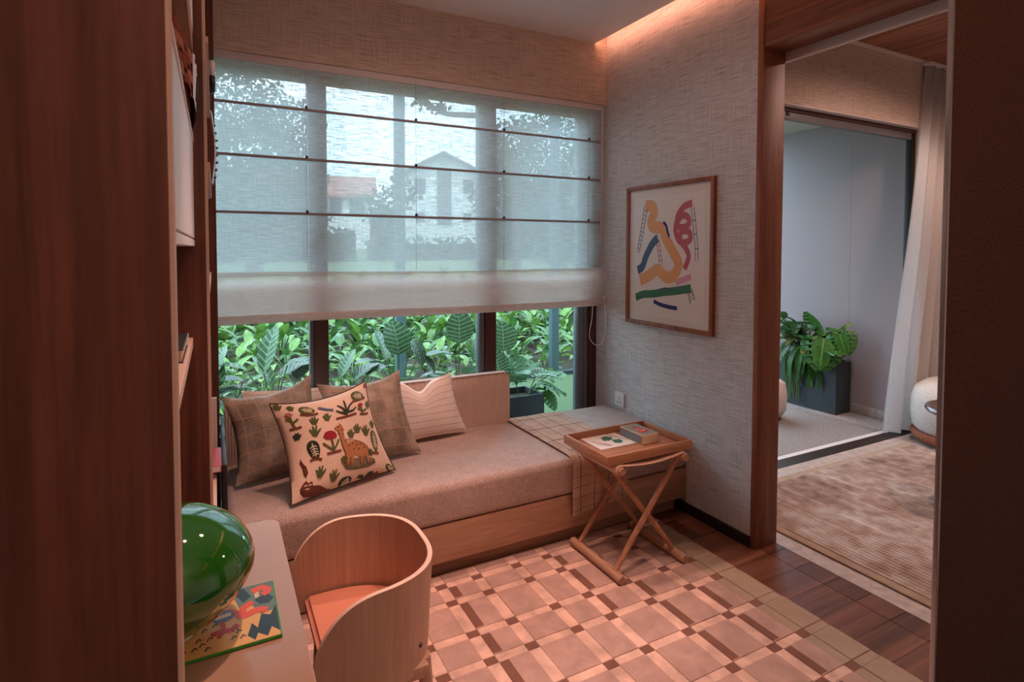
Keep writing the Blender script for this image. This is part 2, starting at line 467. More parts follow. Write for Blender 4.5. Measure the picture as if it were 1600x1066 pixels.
# ------------------------------------------------------------------ the setting
def per_object_tone(m, lo=0.72, hi=1.18):
    """pieces that share a wood differ a little in tone and grain"""
    nt = m.node_tree; b = nt.nodes['Principled BSDF']
    src = b.inputs['Base Color'].links[0].from_socket
    oi = nt.nodes.new('ShaderNodeObjectInfo')
    mr = node(nt, 'ShaderNodeMapRange', To_Min=lo, To_Max=hi); nt.links.new(oi.outputs['Random'], mr.inputs['Value'])
    cx = nt.nodes.new('ShaderNodeCombineXYZ')
    for i in range(3): nt.links.new(mr.outputs[0], cx.inputs[i])
    nt.links.new(mixc(nt, 1.0, src, cx.outputs[0], 'MULTIPLY'), b.inputs['Base Color'])
per_object_tone(M['walnut'], 0.88, 1.1); per_object_tone(M['walnut_y'])
M['ceiling_board'] = m_wood('ceiling_board', lin(128, 78, 56), lin(176, 120, 92), 'y', 0.5); per_object_tone(M['ceiling_board'], 0.75, 1.15)
M['stone'] = m_plain('threshold_stone', lin(176, 158, 148), 0.45, noise_amt=0.22, nscale=24)
M['stone_grey'] = m_plain('balcony_stone', lin(158, 150, 146), 0.5, noise_amt=0.2, nscale=30)
M['balcony_wall'] = m_plain('balcony_paint', lin(150, 138, 139), 0.6)
M['terrazzo'] = m_plain('balcony_pebble', lin(132, 124, 120), 0.8, noise_amt=0.55, nscale=140)
M['foreground_panel'] = m_fabric('brown_panel_cloth', lin(70, 46, 37), lin(86, 58, 47), 160, 0.15, 0.0)

fl = struct('floor', [(-0.45, -1.3, -0.06, 2.354, 3.10, -0.012)], M['black'])
y = 0.40
while y < 2.90:
    cut = rnd.uniform(0.35, 1.15)
    for x0, x1 in ((-0.42, cut), (cut, 2.238)):
        MB().box(x0 + 0.0003, y + 0.0003, -0.014, x1 - 0.0003, y + 0.1307, 0.0, bev=0.0006, seg=1).build('plank', M['walnut'], fl)
    MB().box(2.2405, y + 0.0008, -0.014, 2.349, y + 0.1302, 0.0, bev=0.0008, seg=1).build('border_plank', M['walnut_y'], fl)
    y += 0.131

struct('ceiling', [(-0.45, -1.3, 2.68, 2.12, 2.93, 2.72), (2.06, -1.3, 2.72, 2.08, 2.93, 2.80), (2.06, -1.3, 2.80, 2.21, 2.93, 2.84)], M['ceiling'])
led = MB().box(2.1202, -1.2, 2.688, 2.1212, 2.925, 2.712).build('cove_light', m_emit('warm_led', (1.0, 0.40, 0.25, 1), 15.0))
tag(led, 'warm orange light strip hidden in the ceiling slot above the picture wall', 'light')
struct('wall_right', [(2.21, 1.79, 0.0, 2.354, 3.12, 2.84)], M['wall_fabric'])
struct('wall_window', [(-0.45, 2.93, 2.309, 2.21, 3.12, 2.84)], M['wall_header'])
struct('wall_left', [(-0.50, -1.3, 0.0, -0.45, 3.12, 2.84)], M['wall_fabric'])
struct('wall_back', [(-0.50, -1.35, 0.0, 6.2, -1.3, 2.84)], M['ceiling'])
struct('baseboard_right', [(2.196, 1.79, 0.0, 2.21, 2.27, 0.052)], M['black'], bev=0.002)
# timber door lining between study and living room
struct('trim_1', [(2.206, 1.764, 0.0, 2.356, 1.793, 2.84)], M['wood_mid'], bev=0.0015)
struct('trim_2', [(2.211, -1.3, 2.31, 2.356, 1.7625, 2.84)], M['wood_mid_y'], bev=0.0015)
struct('trim_3', [(2.357, -1.3, 2.268, 2.38, 1.79, 2.312)], M['white_trim'], bev=0.002)
# sliding door leaf beside the photographer, its pale metal edge towards the opening
d1 = struct('door_1', [(1.181, 0.5435, 0.0, 2.20, 0.5515, 2.66)], M['foreground_panel'])
MB().box(1.1755, 0.543, 0.0, 1.181, 0.552, 2.66, bev=0.001).build('edge_strip', M['steel'], d1)

# window_1: dark frame, three panes from floor to head
w1 = thing('window_1', None, None, (0, 3.02, 0)); w1['kind'] = 'structure'
mb = MB().box(-0.42, 3.02, 2.243, 2.209, 3.09, 2.309, 0.002).box(-0.42, 3.02, 0.0, 2.209, 3.09, 0.05, 0.002)
mb.build('head_frame', M['dark_bronze'], w1)
for x0, x1 in ((0.447, 0.517), (1.408, 1.48), (2.155, 2.2095)):
    MB().box(x0, 3.015, 0.05, x1, 3.095, 2.243, 0.002).build('mullion', M['brown_frame'], w1)
for x0, x1 in ((0.428, 0.447), (1.376, 1.408), (2.075, 2.155)):
    MB().box(x0, 3.03, 0.05, x1, 3.085, 2.243, 0.002).box(x0 + 0.55 * (x1 - x0), 3.022, 0.05, x0 + 0.72 * (x1 - x0), 3.031, 2.243).build('sash_stile', M['grey_frame'], w1)
for x0, x1 in ((-0.42, 0.43), (0.516, 1.378), (1.479, 2.078)):
    MB().box(x0, 3.052, 0.05, x1, 3.060, 2.243).build('pane', M['glass'], w1)
hd = MB().box(0.43, 3.0, 1.40, 0.450, 3.03, 1.52, 0.005).tube([(0.44, 3.008, 1.49), (0.42, 2.998, 1.475), (0.40, 2.996, 1.45), (0.398, 2.996, 1.37)], 0.006)
hd.build('crank_handle', M['dark_bronze'], w1)

# living room beyond the door lining
struct('floor', [(2.354, -1.3, -0.06, 6.2, 2.365, -0.001)], M['stone'])
struct('trim_4', [(2.354, 2.365, -0.06, 6.2, 2.467, -0.003)], M['dark_bronze'])
struct('trim_5', [(2.354, 2.468, -0.06, 4.86, 2.51, 0.0)], M['white_trim'])
struct('trim_6', [(2.354, 2.511, -0.06, 4.86, 2.525, -0.012)], M['black'])
struct('floor', [(2.90, 2.525, -0.06, 4.86, 3.95, -0.006)], M['terrazzo'])
struct('trim_7', [(4.55, 2.526, -0.05, 4.86, 3.95, -0.002)], M['stone_grey'])
struct('wall_living', [(2.354, 2.37, 2.32, 6.2, 2.49, 2.84), (4.755, 2.37, 0.0, 6.2, 2.49, 2.32), (2.354, 2.47, 0.0, 2.95, 2.60, 2.32)], M['wall_header'])
struct('trim_8', [(2.60, 2.372, 2.312, 4.755, 2.42, 2.3205)], M['white_trim'])
struct('wall_east', [(6.2, -1.3, 0, 6.25, 2.49, 2.84)], M['ceiling'])
cl = struct('ceiling', [(2.354, -1.3, 2.81, 6.2, 2.37, 2.84)], M['white_trim'])
x = 2.62
while x < 5.6:
    MB().box(x, -1.2, 2.785, x + 0.118, 2.315, 2.812, bev=0.002, seg=1).build('board', M['ceiling_board'], cl)
    x += 0.122
struct('trim_9', [(2.38, 2.318, 2.79, 6.2, 2.37, 2.81)], M['white_trim'])
w2 = thing('window_2', None, None, (3.0, 2.42, 0)); w2['kind'] = 'structure'
MB().box(2.70, 2.42, 2.286, 4.755, 2.468, 2.32, 0.002).build('head_track', M['brown_frame'], w2)
MB().box(2.70, 2.43, 2.235, 4.755, 2.462, 2.286, 0.002).build('head_frame', M['grey_frame'], w2)
MB().box(4.705, 2.425, 0.0, 4.755, 2.468, 2.286, 0.002).build('side_frame', M['black'], w2)
MB().box(3.262, 2.422, 2.262, 3.29, 2.43, 2.283).build('latch', M['black'], w2)
struct('wall_balcony', [(4.85, 2.49, 0, 4.95, 2.968, 2.52), (4.853, 2.971, 0, 4.95, 4.00, 2.52), (2.90, 2.60, 0, 2.95, 3.95, 2.52)], M['balcony_wall'])
struct('ceiling', [(2.90, 2.49, 2.50, 4.95, 4.05, 2.58)], M['white_trim'])
struct('baseboard_balcony', [(4.836, 2.49, 0.0, 4.852, 2.935, 0.075)], M['stone_grey'], bev=0.003)

# ------------------------------------------------------------------ study furniture
# shelving wall on the left, its front edges almost in line with the view
sh = thing('bookshelf', 'tall dark wood built-in bookshelf at left with open bays and pale edges', 'bookshelf', (-0.2, 1.6, 0))
FX = -0.0125
def upright(y0, y1, x1, lip):
    MB().box(-0.42, y0, 0.0, x1 - lip, y1, 2.68).build('side_panel', M['wood_dark'], sh)
    MB().box(x1 - lip, y0, 0.0, x1, y1, 2.68, 0.0008, 1).build('lipping', M['lipping'], sh)
upright(0.55, 0.574, -0.029, 0.0042)
upright(1.80, 1.824, -0.0125, 0.008)
MB().box(-0.42, 2.872, 0.0, 0.011, 2.905, 2.68).build('side_panel', M['wood_dark'], sh)
MB().box(-0.445, 0.58, 0.0, -0.422, 2.90, 2.68).build('back_panel', M['wood_dark'], sh)
BX = -0.047
for z0, z1, x1, y0, y1, m in ((1.692, 1.706, -0.045, 0.576, 1.798, 'white_paint'), (1.406, 1.424, BX, 0.576, 1.798, 'white_paint'),
                              (1.128, 1.153, -0.055, 0.576, 1.798, 'lipping'), (1.93, 1.985, -0.043, 0.576, 1.798, 'wood_light_y'),
                              (1.62, 1.644, -0.006, 1.826, 2.87, 'lipping'), (1.27, 1.296, -0.012, 1.826, 2.87, 'lipping'), (0.62, 0.64, -0.03, 1.826, 2.87, 'lipping')):
    MB().box(-0.42, y0, z0, x1, y1, z1, 0.001, 1).build('shelf', M[m], sh)
MB().box(BX - 0.018, 0.578, 1.428, BX, 1.797, 1.690, 0.001, 1).build('cabinet_door', M['white_paint'], sh)
MB().box(-0.06, 0.578, 1.988, -0.042, 1.797, 2.66, 0.001, 1).build('cabinet_door', M['white_paint'], sh)

# desk in the near bay
M['desk'] = m_plain('desk_lacquer', lin(178, 142, 116), 0.13, spec=0.35)
dk = thing('desk', 'glossy beige desk top with rounded corner projecting from the dark shelving', 'desk', (0.0, 1.0, 0))
pts = [(-0.41, 0.582), (0.1285, 0.582)]
for k in range(9):
    a = k / 8 * PI / 2; pts.append((0.1045 + 0.024 * math.cos(a), 1.453 + 0.024 * math.sin(a)))
pts += [(-0.41, 1.477)]
mb = MB(); mb.prism(pts, lambda a, b, h: (a, b, h), 0.706, 0.740)
bmesh.ops.bevel(mb.bm, geom=[e for e in mb.bm.edges if abs(e.verts[0].co.z - e.verts[1].co.z) < 1e-6], offset=0.003, segments=2, affect='EDGES')
mb.build('desk_top', M['desk'], dk)
MB().box(-0.40, 0.60, 0.0, -0.36, 1.45, 0.706).build('support_panel', M['wood_dark'], dk)
MB().box(-0.36, 1.43, 0.60, 0.06, 1.455, 0.706).build('apron', M['wood_dark'], dk)

# daybed along the window
db = thing('daybed', 'built-in oak daybed with pinkish beige mattress and ribbed bolster boards below the window', 'daybed', (1.1, 2.55, 0))
MB().box(0.013, 2.20, 0.082, 2.205, 2.225, 0.243, 0.002).build('front_board', M['wood_light_x'], db)
MB().box(0.013, 2.262, 0.0, 2.18, 2.285, 0.084).build('plinth', M['wood_light_x'], db)
MB().box(0.013, 2.225, 0.084, 2.205, 2.90, 0.235).build('base_box', M['wood_light_x'], db)
mb = MB().box(0.03, 2.192, 0.2435, 2.205, 2.905, 0.412, 0.03, 5)
mb.build('mattress', M['mattress'], db, angle=60)
def ribbed(name, p0, p1, z0, z1, rad, nrib, out):
    """upholstered board with vertical ribs between two plan points, one upper corner rounded"""
    d = Vector((p1[0] - p0[0], p1[1] - p0[1], 0)); L = d.length; d.normalize(); nrm = Vector((d.y, -d.x, 0)) * out
    mb = MB(); n = nrib * 4
    def top(u):
        s = (1 - u) * L
        return z1 - (rad - math.sqrt(max(0, rad * rad - (rad - s) ** 2)) if s < rad else 0)
    def front(u, v):
        rib = 0.0045 * abs(math.sin(u * nrib * PI))
        p = Vector((p0[0], p0[1], 0)) + d * u * L + nrm * rib
        zz = z0 + v * (top(u) - z0)
        edge = 0.012 * smoothstep(0.9, 1.0, v) ** 2
        return p - nrm * edge + Vector((0, 0, zz))
    mb.grid(front, n, 8)
    mb.grid(lambda u, v: Vector((p0[0], p0[1], 0)) + d * u * L - nrm * (0.0 + 0.045 * v) + Vector((0, 0, top(u) - (0 if v > 0.0 else 0.0))), n, 2)
    mb.grid(lambda u, v: Vector((p0[0], p0[1], 0)) + d * u * L - nrm * 0.045 + Vector((0, 0, z0 + v * (top(u) - z0))), n, 2)
    return mb.build(name, M['rib'], db, angle=80)
ribbed('back_board', (0.03, 2.845), (1.482, 2.845), 0.405, 0.702, 0.03, 121, 1)
MB().box(0.013, 2.205, 0.0, 0.0285, 2.84, 0.64, 0.002).build('end_panel', M['black'], db)

# roman blind
bl = thing('roman_blind', 'white sheer roman blind half lowered over the wide window', 'blind', (1.1, 2.945, 2.3))
ZR = (2.076, 1.836, 1.570)
def blind_y(x, z):
    b = 0.0
    zs = (2.30,) + ZR + (1.272,)
    for a, c in zip(zs, zs[1:]):
        if c <= z <= a:
            t = (a - z) / (a - c); b = 0.010 * math.sin(PI * t)
    edge = smoothstep(2.12, 2.195, x)
    return 2.948 - b - edge * (0.020 * math.exp(-((z - 1.72) / 0.10) ** 2) + 0.016 * math.exp(-((z - 1.40) / 0.09) ** 2)) + 0.003 * math.sin(7 * x + 3 * z)
mb = MB(); mb.grid(lambda u, v: (-0.03 + u * 2.222, blind_y(-0.03 + u * 2.222, 2.303 - v * 1.033), 2.303 - v * 1.033), 60, 70)
mb.build('sheer_panel', M['sheer'], bl, angle=80)
mb = MB()
def fold(u, v):
    x = -0.03 + u * 2.225; z = 1.285 - v * 0.225 + 0.004 * math.sin(3.1 * x + 1) - 0.008 * u
    return (x, 2.944 - 0.026 * math.sin(PI * min(1, v * 1.15 + 0.05)) + 0.004 * math.sin(5 * x), z)
mb.grid(fold, 50, 14)
mb.build('lower_fold', M['sheer_fold'], bl, angle=80)
mb = MB(); mb.grid(lambda u, v: (-0.03 + u * 2.225, 2.962 + 0.003 * math.sin(4 * u * 2), 1.235 - 0.185 * v + 0.006 * math.sin(6 * u)), 40, 4)
mb.build('rear_fold', M['sheer_fold'], bl, angle=80)
mb = MB()
def hem(u, v):
    x = -0.03 + u * 2.226; a = 2 * PI * v
    z = 1.062 - 0.006 * u + 0.003 * math.sin(3.3 * x)
    return (x, 2.938 + 0.010 * math.cos(a), z + 0.021 * math.sin(a))
mb.grid(hem, 50, 14); mb.build('hem_pocket', M['sheer_fold'], bl, angle=80)
for z in ZR:
    rd = MB().box(-0.03, 2.934, z - 0.0065, 2.178, 2.943, z + 0.0065, 0.003).build('batten', M['rod'], bl)
    for x in (0.408, 0.963, 1.490, 2.086):
        MB().box(x - 0.006, 2.929, z + 0.004, x + 0.006, 2.941, z + 0.018, 0.002).build('cord_ring', M['dark_bronze'], rd)
for x in (0.408, 0.963, 1.490, 2.086):
    MB().tube([(x, 2.9355, 1.29), (x, 2.9355, 2.30)], 0.0008, 5).build('lift_cord', M['rod'], bl)
MB().box(2.176, 2.930, 1.30, 2.193, 2.934, 2.28, 0.001).build('side_hem', M['sheer_fold'], bl)
MB().box(-0.03, 2.935, 2.272, 2.20, 2.985, 2.308, 0.003).build('head_rail', M['white_trim'], bl)
pts = spline([(2.115, 2.925, 1.06), (2.098, 2.91, 0.96), (2.072, 2.90, 0.86), (2.10, 2.89, 0.805), (2.15, 2.885, 0.80), (2.185, 2.89, 0.86), (2.196, 2.90, 0.98), (2.197, 2.92, 1.09)], 5)
MB().tube(pts, 0.0022, 6).build('pull_cord', M['cord'], bl)
MB().box(2.19, 2.915, 1.08, 2.2045, 2.93, 1.10, 0.002).build('cord_clip', M['white_paint'], bl)

# framed picture on the right wall: surface coordinates (a along the wall towards the camera, b up)
PY0, PY1, PZ0, PZ1 = 2.692, 2.022, 0.963, 1.764
pic = thing('framed_picture', 'framed print of colourful ribbon slides and ladders on the woven wall', 'picture', (2.2, 2.36, 1.36))
fw = 0.022
for name, b in (('frame_side', (2.186, PY1, PZ0, 2.2098, PY1 + fw, PZ1)), ('frame_side', (2.186, PY0 - fw, PZ0, 2.2098, PY0, PZ1)),
                ('frame_rail', (2.186, PY1 + fw, PZ0, 2.2098, PY0 - fw, PZ0 + fw)), ('frame_rail', (2.186, PY1 + fw, PZ1 - fw, 2.2098, PY0 - fw, PZ1))):
    MB().box(*b, 0.0015).build(name, M['wood_mid'], pic)
MB().box(2.2005, PY1 + fw, PZ0 + fw, 2.2095, PY0 - fw, PZ1 - fw).build('mount_board', m_plain('mount_paper', lin(226, 214, 204), 0.7), pic)
W_, H_ = PY0 - PY1, PZ1 - PZ0
def on_pic(u, v, h): return (2.2003 - h, PY0 - u * W_, PZ1 - v * H_)
MB().decal([(0.10, 0.085), (0.90, 0.085), (0.90, 0.93), (0.10, 0.93)], on_pic, 0.0006).build('print_sheet', m_plain('print_paper', lin(232, 222, 214), 0.7), pic)
C_ = {k: m_plain('ink_' + k, lin(*v), 0.7) for k, v in dict(orange=(226, 164, 106), pink=(190, 96, 106), blue=(66, 92, 126), navy=(38, 44, 110), green=(58, 118, 88), lilac=(222, 160, 182), grey=(70, 84, 96), red=(178, 70, 76), pale=(232, 220, 150)).items()}
def ink(name, col, fn):
    mb = MB(); fn(mb); mb.build(name, C_[col], pic, flat=True)
zoomp = lambda *p: [((a - 80) / 468.0, (b - (160 - 77 * (a - 80) / 468.0)) / (712.0 + 153.0 * (a - 80) / 468.0)) for a, b in p]
def S(pts, w, h=0.0010, sm=5): return lambda mb: mb.stroke(zoomp(*pts), w, on_pic, h, smooth=sm)
ink('printed_ribbon', 'orange', S([(190, 250), (228, 252), (242, 285), (222, 330), (232, 362), (285, 368), (305, 420), (345, 495), (375, 560), (350, 620), (310, 630), (262, 592), (220, 620), (160, 650)], 0.085))
ink('printed_ribbon', 'pink', S([(440, 228), (400, 250), (374, 288), (364, 325), (372, 356), (402, 360), (426, 338), (420, 306), (396, 296), (374, 318), (358, 356), (362, 400), (380, 436), (412, 442), (434, 420), (428, 388), (402, 378), (382, 398), (388, 440), (412, 474), (426, 520), (406, 585)], 0.046, 0.0013))
ink('printed_slide', 'blue', S([(262, 420), (230, 455), (195, 520), (175, 575), (145, 595)], 0.062, 0.0015))
ink('printed_slide', 'green', S([(135, 742), (180, 725), (240, 722), (300, 712), (360, 705), (440, 690)], 0.055, 0.0012))
ink('printed_slide', 'navy', S([(242, 762), (280, 780), (325, 792), (370, 800)], 0.028, 0.0012))
ink('printed_stroke', 'lilac', S([(362, 662), (395, 645), (440, 625)], 0.04, 0.0012))
ink('printed_stroke', 'grey', S([(275, 700), (310, 692), (345, 700)], 0.014, 0.0016))
ink('printed_figure', 'navy', S([(292, 335), (308, 352), (316, 385), (325, 412)], 0.022, 0.0014))
def ladder(a, b, c, d, n):
    def fn(mb):
        mb.stroke(zoomp(a, b), 0.006, on_pic, 0.0014, smooth=0); mb.stroke(zoomp(c, d), 0.006, on_pic, 0.0014, smooth=0)
        for i in range(1, n):
            t = i / n
            mb.stroke(zoomp((a[0] + (b[0] - a[0]) * t, a[1] + (b[1] - a[1]) * t), (c[0] + (d[0] - c[0]) * t, c[1] + (d[1] - c[1]) * t)), 0.005, on_pic, 0.0016, smooth=0)
    return fn
ink('printed_ladder', 'grey', ladder((184, 246), (142, 500), (202, 262), (155, 502), 11))
ink('printed_ladder', 'red', ladder((256, 440), (275, 568), (270, 432), (290, 568), 5))
def zig(mb):
    for dx in (0, 14):
        mb.stroke(zoomp((434 + dx, 248), (444 + dx, 325), (450 + dx, 395), (458 + dx, 470), (458 + dx, 540)), 0.006, on_pic, 0.0014, smooth=0)
    for yy, xx in ((322, 444), (396, 452), (475, 458)): mb.stroke(zoomp((xx, yy), (xx + 14, yy)), 0.006, on_pic, 0.0016, smooth=0)
ink('printed_ladder', 'blue', zig)
ink('printed_ladder', 'grey', ladder((424, 712), (438, 778), (444, 690), (460, 752), 4))
MB().box(2.1885, PY1 + fw, PZ0 + fw, 2.1895, PY0 - fw, PZ1 - fw).build('glazing', m_glass('picture_glass', (0.99, 0.99, 0.99, 1), 1.10), pic)

# wall socket
so = thing('wall_socket', 'white square three-pin wall socket low on the right wall beside the daybed', 'socket', (2.205, 2.76, 0.472))
MB().box(2.200, 2.718, 0.428, 2.2095, 2.806, 0.516, 0.003).build('plate', M['white_paint'], so)
for y, z, w, h in ((2.762, 0.482, 0.004, 0.010), (2.776, 0.456, 0.011, 0.005), (2.748, 0.456, 0.011, 0.005)):
    MB().box(2.1990, y - w / 2, z - h / 2, 2.2006, y + w / 2, z + h / 2).build('pin_hole', M['black'], so)
MB().box(2.1975, 2.738, 0.490, 2.2006, 2.750, 0.502, 0.001).build('switch', M['white_paint'], so)

# ------------------------------------------------------------------ rug: cut pile in blocks, bands and squares
def m_pile(name, c, amt=0.18):
    m, nt, b, o = newmat(name)
    n1 = node(nt, 'ShaderNodeTexNoise', Scale=11.0, Detail=4.0, Distortion=0.6); nt.links.new(coords(nt), n1.inputs['Vector'])
    n2 = node(nt, 'ShaderNodeTexNoise', Scale=420.0, Detail=2.0); nt.links.new(coords(nt), n2.inputs['Vector'])
    f = math_(nt, 'ADD', math_(nt, 'MULTIPLY', n1.outputs['Fac'], 0.65), math_(nt, 'MULTIPLY', n2.outputs['Fac'], 0.35))
    d = tuple(x * (1 - amt) for x in c[:3]) + (1,); l = tuple(min(1, x * (1 + amt)) for x in c[:3]) + (1,)
    nt.links.new(ramp(nt, f, [(0.35, d), (0.65, l)]), b.inputs['Base Color'])
    b.inputs['Roughness'].default_value = 0.95; b.inputs['Specular IOR Level'].default_value = 0.1; b.inputs['Sheen Weight'].default_value = 0.3
    bump(nt, b, f, 0.5, 0.004); return m
pile = [m_pile('pile_tan', lin(178, 144, 130)), m_pile('pile_cream', lin(212, 174, 154), 0.32), m_pile('pile_brown', lin(122, 82, 66)), m_pile('pile_olive', lin(160, 136, 114), 0.12)]
rxs = [0.165, 0.315, 0.475, 0.635, 0.805, 0.965, 1.155, 1.310, 1.505, 1.710, 1.865]
rys = [0.40, 0.56, 0.74, 0.92, 1.10, 1.28, 1.48, 1.68, 1.83, 2.03, 2.15]
RX1, RY1, RX0, RY0 = 1.995, 2.236, 0.10, 0.36
bars = {0.805: (1.48, 2.2), 1.310: (1.75, 2.2), 1.505: (1.30, 1.80), 1.710: (1.0, 1.65), 0.475: (0.5, 1.9)}
mb = MB()
def cuts(c, w, lo, hi):
    e = [lo]; kinds = []
    for v in c:
        e += [v - w / 2, v + w / 2]
    e.append(hi); return e
ex, ey = cuts(rxs, 0.046, RX0, RX1), cuts(rys, 0.036, RY0, RY1)
for i in range(len(ex) - 1):
    for j in range(len(ey) - 1):
        bx, by = i % 2 == 1, j % 2 == 1
        edge = ex[i + 1] > 1.88
        if bx and by: k, z = 2, 0.0105
        elif bx or by: k, z = (3 if edge else 1), 0.0120
        else: k, z = (3 if edge else 0), 0.0138
        x0, x1, y0, y1 = ex[i], ex[i + 1], ey[j], ey[j + 1]
        jig = lambda: rnd.uniform(-0.0025, 0.0025)
        if bx and not by and rxs[i // 2] in bars and bars[rxs[i // 2]][0] < (y0 + y1) / 2 < bars[rxs[i // 2]][1]:
            mb.box(x0, y0, 0.001, x1, y1, z, 0.0018, 1, 1); mb.box(x1 - 0.002, y0 + 0.004, 0.001, x1 + 0.034, y1 - 0.004, 0.0146, 0.0018, 1, 2)
        else:
            mb.box(x0 + jig() * 0.4, y0 + jig() * 0.4, 0.001, x1 + jig() * 0.4, y1 + jig() * 0.4, z, 0.0018, 1, k)
mb.box(RX0, RY0, 0.0, RX1, RY1, 0.006, 0, 1, 3)
rug = mb.build('area_rug', pile, None, angle=30)
tag(rug, 'tan and cream checked pile rug with small brown squares on the walnut floor', 'rug')

# ------------------------------------------------------------------ chair with wrap-around beech shell
ch = thing('armchair', 'small beech plywood tub chair with orange seat pad at the desk', 'chair', (0.25, 1.36, 0))
def shell_pt(s, v, thick=0.0, p=(0.226, 1.360, 0.19, 0.232, 0.24, 0.672)):
    x0, y0, w, b, L, z0 = p
    n = 2.74; t = s * (L + 1); th = max(-1, min(1, t)) * PI / 2
    X = (b + thick) * abs(math.cos(th)) ** (2 / n); Y = (w + thick) * math.copysign(abs(math.sin(th)) ** (2 / n), th)
    X -= max(0, abs(t) - 1) * 0.28
    u = max(0.0, (abs(s) - 0.62) / 0.38); k_ = min(0.998, max(0.0, (0.085 - X) / 0.153))
    ztop = z0 - 0.165 * (1 - math.sqrt(1 - k_ ** 2.4))
    zbot = 0.440 + 0.012 * u * u
    k = 0.012 * (1 - v)
    return Vector((x0 + X - k, y0 + Y * (1 - 0.02 * (1 - v)), zbot + (ztop - zbot) * v))
mb = MB(); NS, NV = 220, 12; TH = 0.011
sm = lambda u: 2 * u - 1
mb.grid(lambda u, v: shell_pt(sm(u), v, TH / 2), NS, NV)
mb.grid(lambda u, v: shell_pt(sm(u), v, -TH / 2), NS, NV)
sh_o = mb.build('shell', M['beech'], ch, angle=60)
mb = MB()
for vv in (1.0, 0.0):
    mb.grid(lambda u, v: shell_pt(sm(u), vv, TH / 2 - v * TH) + Vector((0, 0, (0.0022 if vv else -0.0022) * math.sin(PI * v))), NS, 4)
for ss in (-1, 1):
    mb.grid(lambda u, v: shell_pt(ss, u, TH / 2 - v * TH), 8, 2)
mb.build('shell_edge', M['ply_edge'], sh_o, angle=80)
seat = []
for k in range(48):
    s = -0.86 + 1.72 * k / 47; q = shell_pt(s, 0.05, -0.012); seat.append((q.x, q.y))
cxs = 0.18
seat = [(cxs - 0.05, 1.19), *seat, (cxs - 0.05, 1.53)] if False else seat
mb = MB(); mb.prism(seat, lambda a, b, h: (a, b, h), 0.455, 0.488)
bmesh.ops.bevel(mb.bm, geom=[e for e in mb.bm.edges if abs(e.verts[0].co.z - e.verts[1].co.z) < 1e-6], offset=0.010, segments=3, affect='EDGES')
mb.build('seat', m_plain('orange_leather', lin(206, 132, 104), 0.45), ch, angle=50)
MB().box(0.225, 1.20, 0.425, 0.42, 1.53, 0.4545, 0.004).build('seat_frame', M['beech'], ch)
for x, y, dx, dy in ((0.418, 1.235, 0.03, -0.02), (0.418, 1.490, 0.03, 0.02), (0.235, 1.215, -0.02, -0.01), (0.235, 1.515, -0.02, 0.01)):
    MB().tube([(x, y, 0.455), (x + dx, y + dy, 0.0142)], [0.017, 0.012], 12).build('leg', M['beech'], ch)
for dy in (-0.15,):
    q = shell_pt(-0.42, 0.28, TH / 2)
    MB().lathe([(0, 0.003), (0.0045, 0.003), (0.0055, 0.0)], (0, 0, 0), 12).build('bolt', M['dark_bronze'], None)
b = bpy.data.objects['bolt']; b.parent = ch
q = shell_pt(-0.40, 0.25, TH / 2 + 0.0005); q2 = shell_pt(-0.38, 0.25, TH / 2); nrm = (q2 - q).cross(Vector((0, 0, 1))).normalized()
b.location = q - Vector(ch.location); b.rotation_euler = nrm.to_track_quat('Z', 'Y').to_euler()

# ------------------------------------------------------------------ tray table
tt = thing('butler_stand', 'folding wooden X-frame stand with canvas sling beside the daybed', 'stand', (1.64, 2.01, 0))
XL, XR_, YF, YB = 1.468, 1.818, 1.812, 2.178
ZF = 0.014
for x in (XL, XR_):
    MB().tube([(x, YF, ZF + 0.0195), (x, YF + 0.004, ZF + 0.0195), (x, YB - 0.004, ZF + 0.0195), (x, YB, ZF + 0.0195)], [0.0165, 0.019, 0.019, 0.0165], 18).build('floor_rail', M['wood_light_y'], tt)
    MB().tube([(x, YF + 0.0, 0.487), (x, YF + 0.004, 0.487), (x, YB - 0.004, 0.487), (x, YB, 0.487)], [0.0145, 0.0165, 0.0165, 0.0145], 18).build('top_rail', M['wood_light_y'], tt)
for y, sgn in ((YF + 0.052, 1), (YF + 0.074, -1), (YB - 0.052, 1), (YB - 0.074, -1)):
    a, b2 = (XL, XR_) if sgn > 0 else (XR_, XL)
    MB().tube([(a, y, ZF + 0.028), (a + (b2 - a) * 0.3, y, ZF + 0.028 + 0.135), (a + (b2 - a) * 0.5, y, 0.26), (b2, y, 0.478)], [0.0105, 0.0125, 0.0128, 0.0105], 12).build('leg', M['wood_tray'], tt)
for y in (YF + 0.063, YB - 0.063):
    MB().tube([(1.643, y - 0.026, 0.262), (1.643, y + 0.026, 0.262)], 0.005, 10).build('pivot_bolt', M['steel'], tt)
mb = MB()
def sling(u, v):
    # wraps outside over both top rails and sags a little between them
    r = 0.0185; y = YF + 0.012 + v * (YB - YF - 0.024)
    if u < 0.15:
        a = PI * (1.35 - u / 0.15 * 0.85); return (XL + r * math.cos(a), y, 0.487 + r * math.sin(a))
    if u > 0.85:
        a = PI * (0.5 - (u - 0.85) / 0.15 * 0.85); return (XR_ + r * math.cos(a), y, 0.487 + r * math.sin(a))
    t = (u - 0.15) / 0.70
    return (XL + t * (XR_ - XL), y, 0.487 + r - 0.016 * math.sin(PI * t))
mb.grid(sling, 60, 8)
so_ = mb.build('sling', m_fabric('canvas', lin(190, 150, 126), lin(214, 176, 152), 420), tt, angle=70)
sm_ = so_.modifiers.new('thick', 'SOLIDIFY'); sm_.thickness = 0.0022; sm_.offset = 1.0
TX0, TX1, TY0, TY1, TZ = 1.408, 1.874, 1.838, 2.164, 0.5095
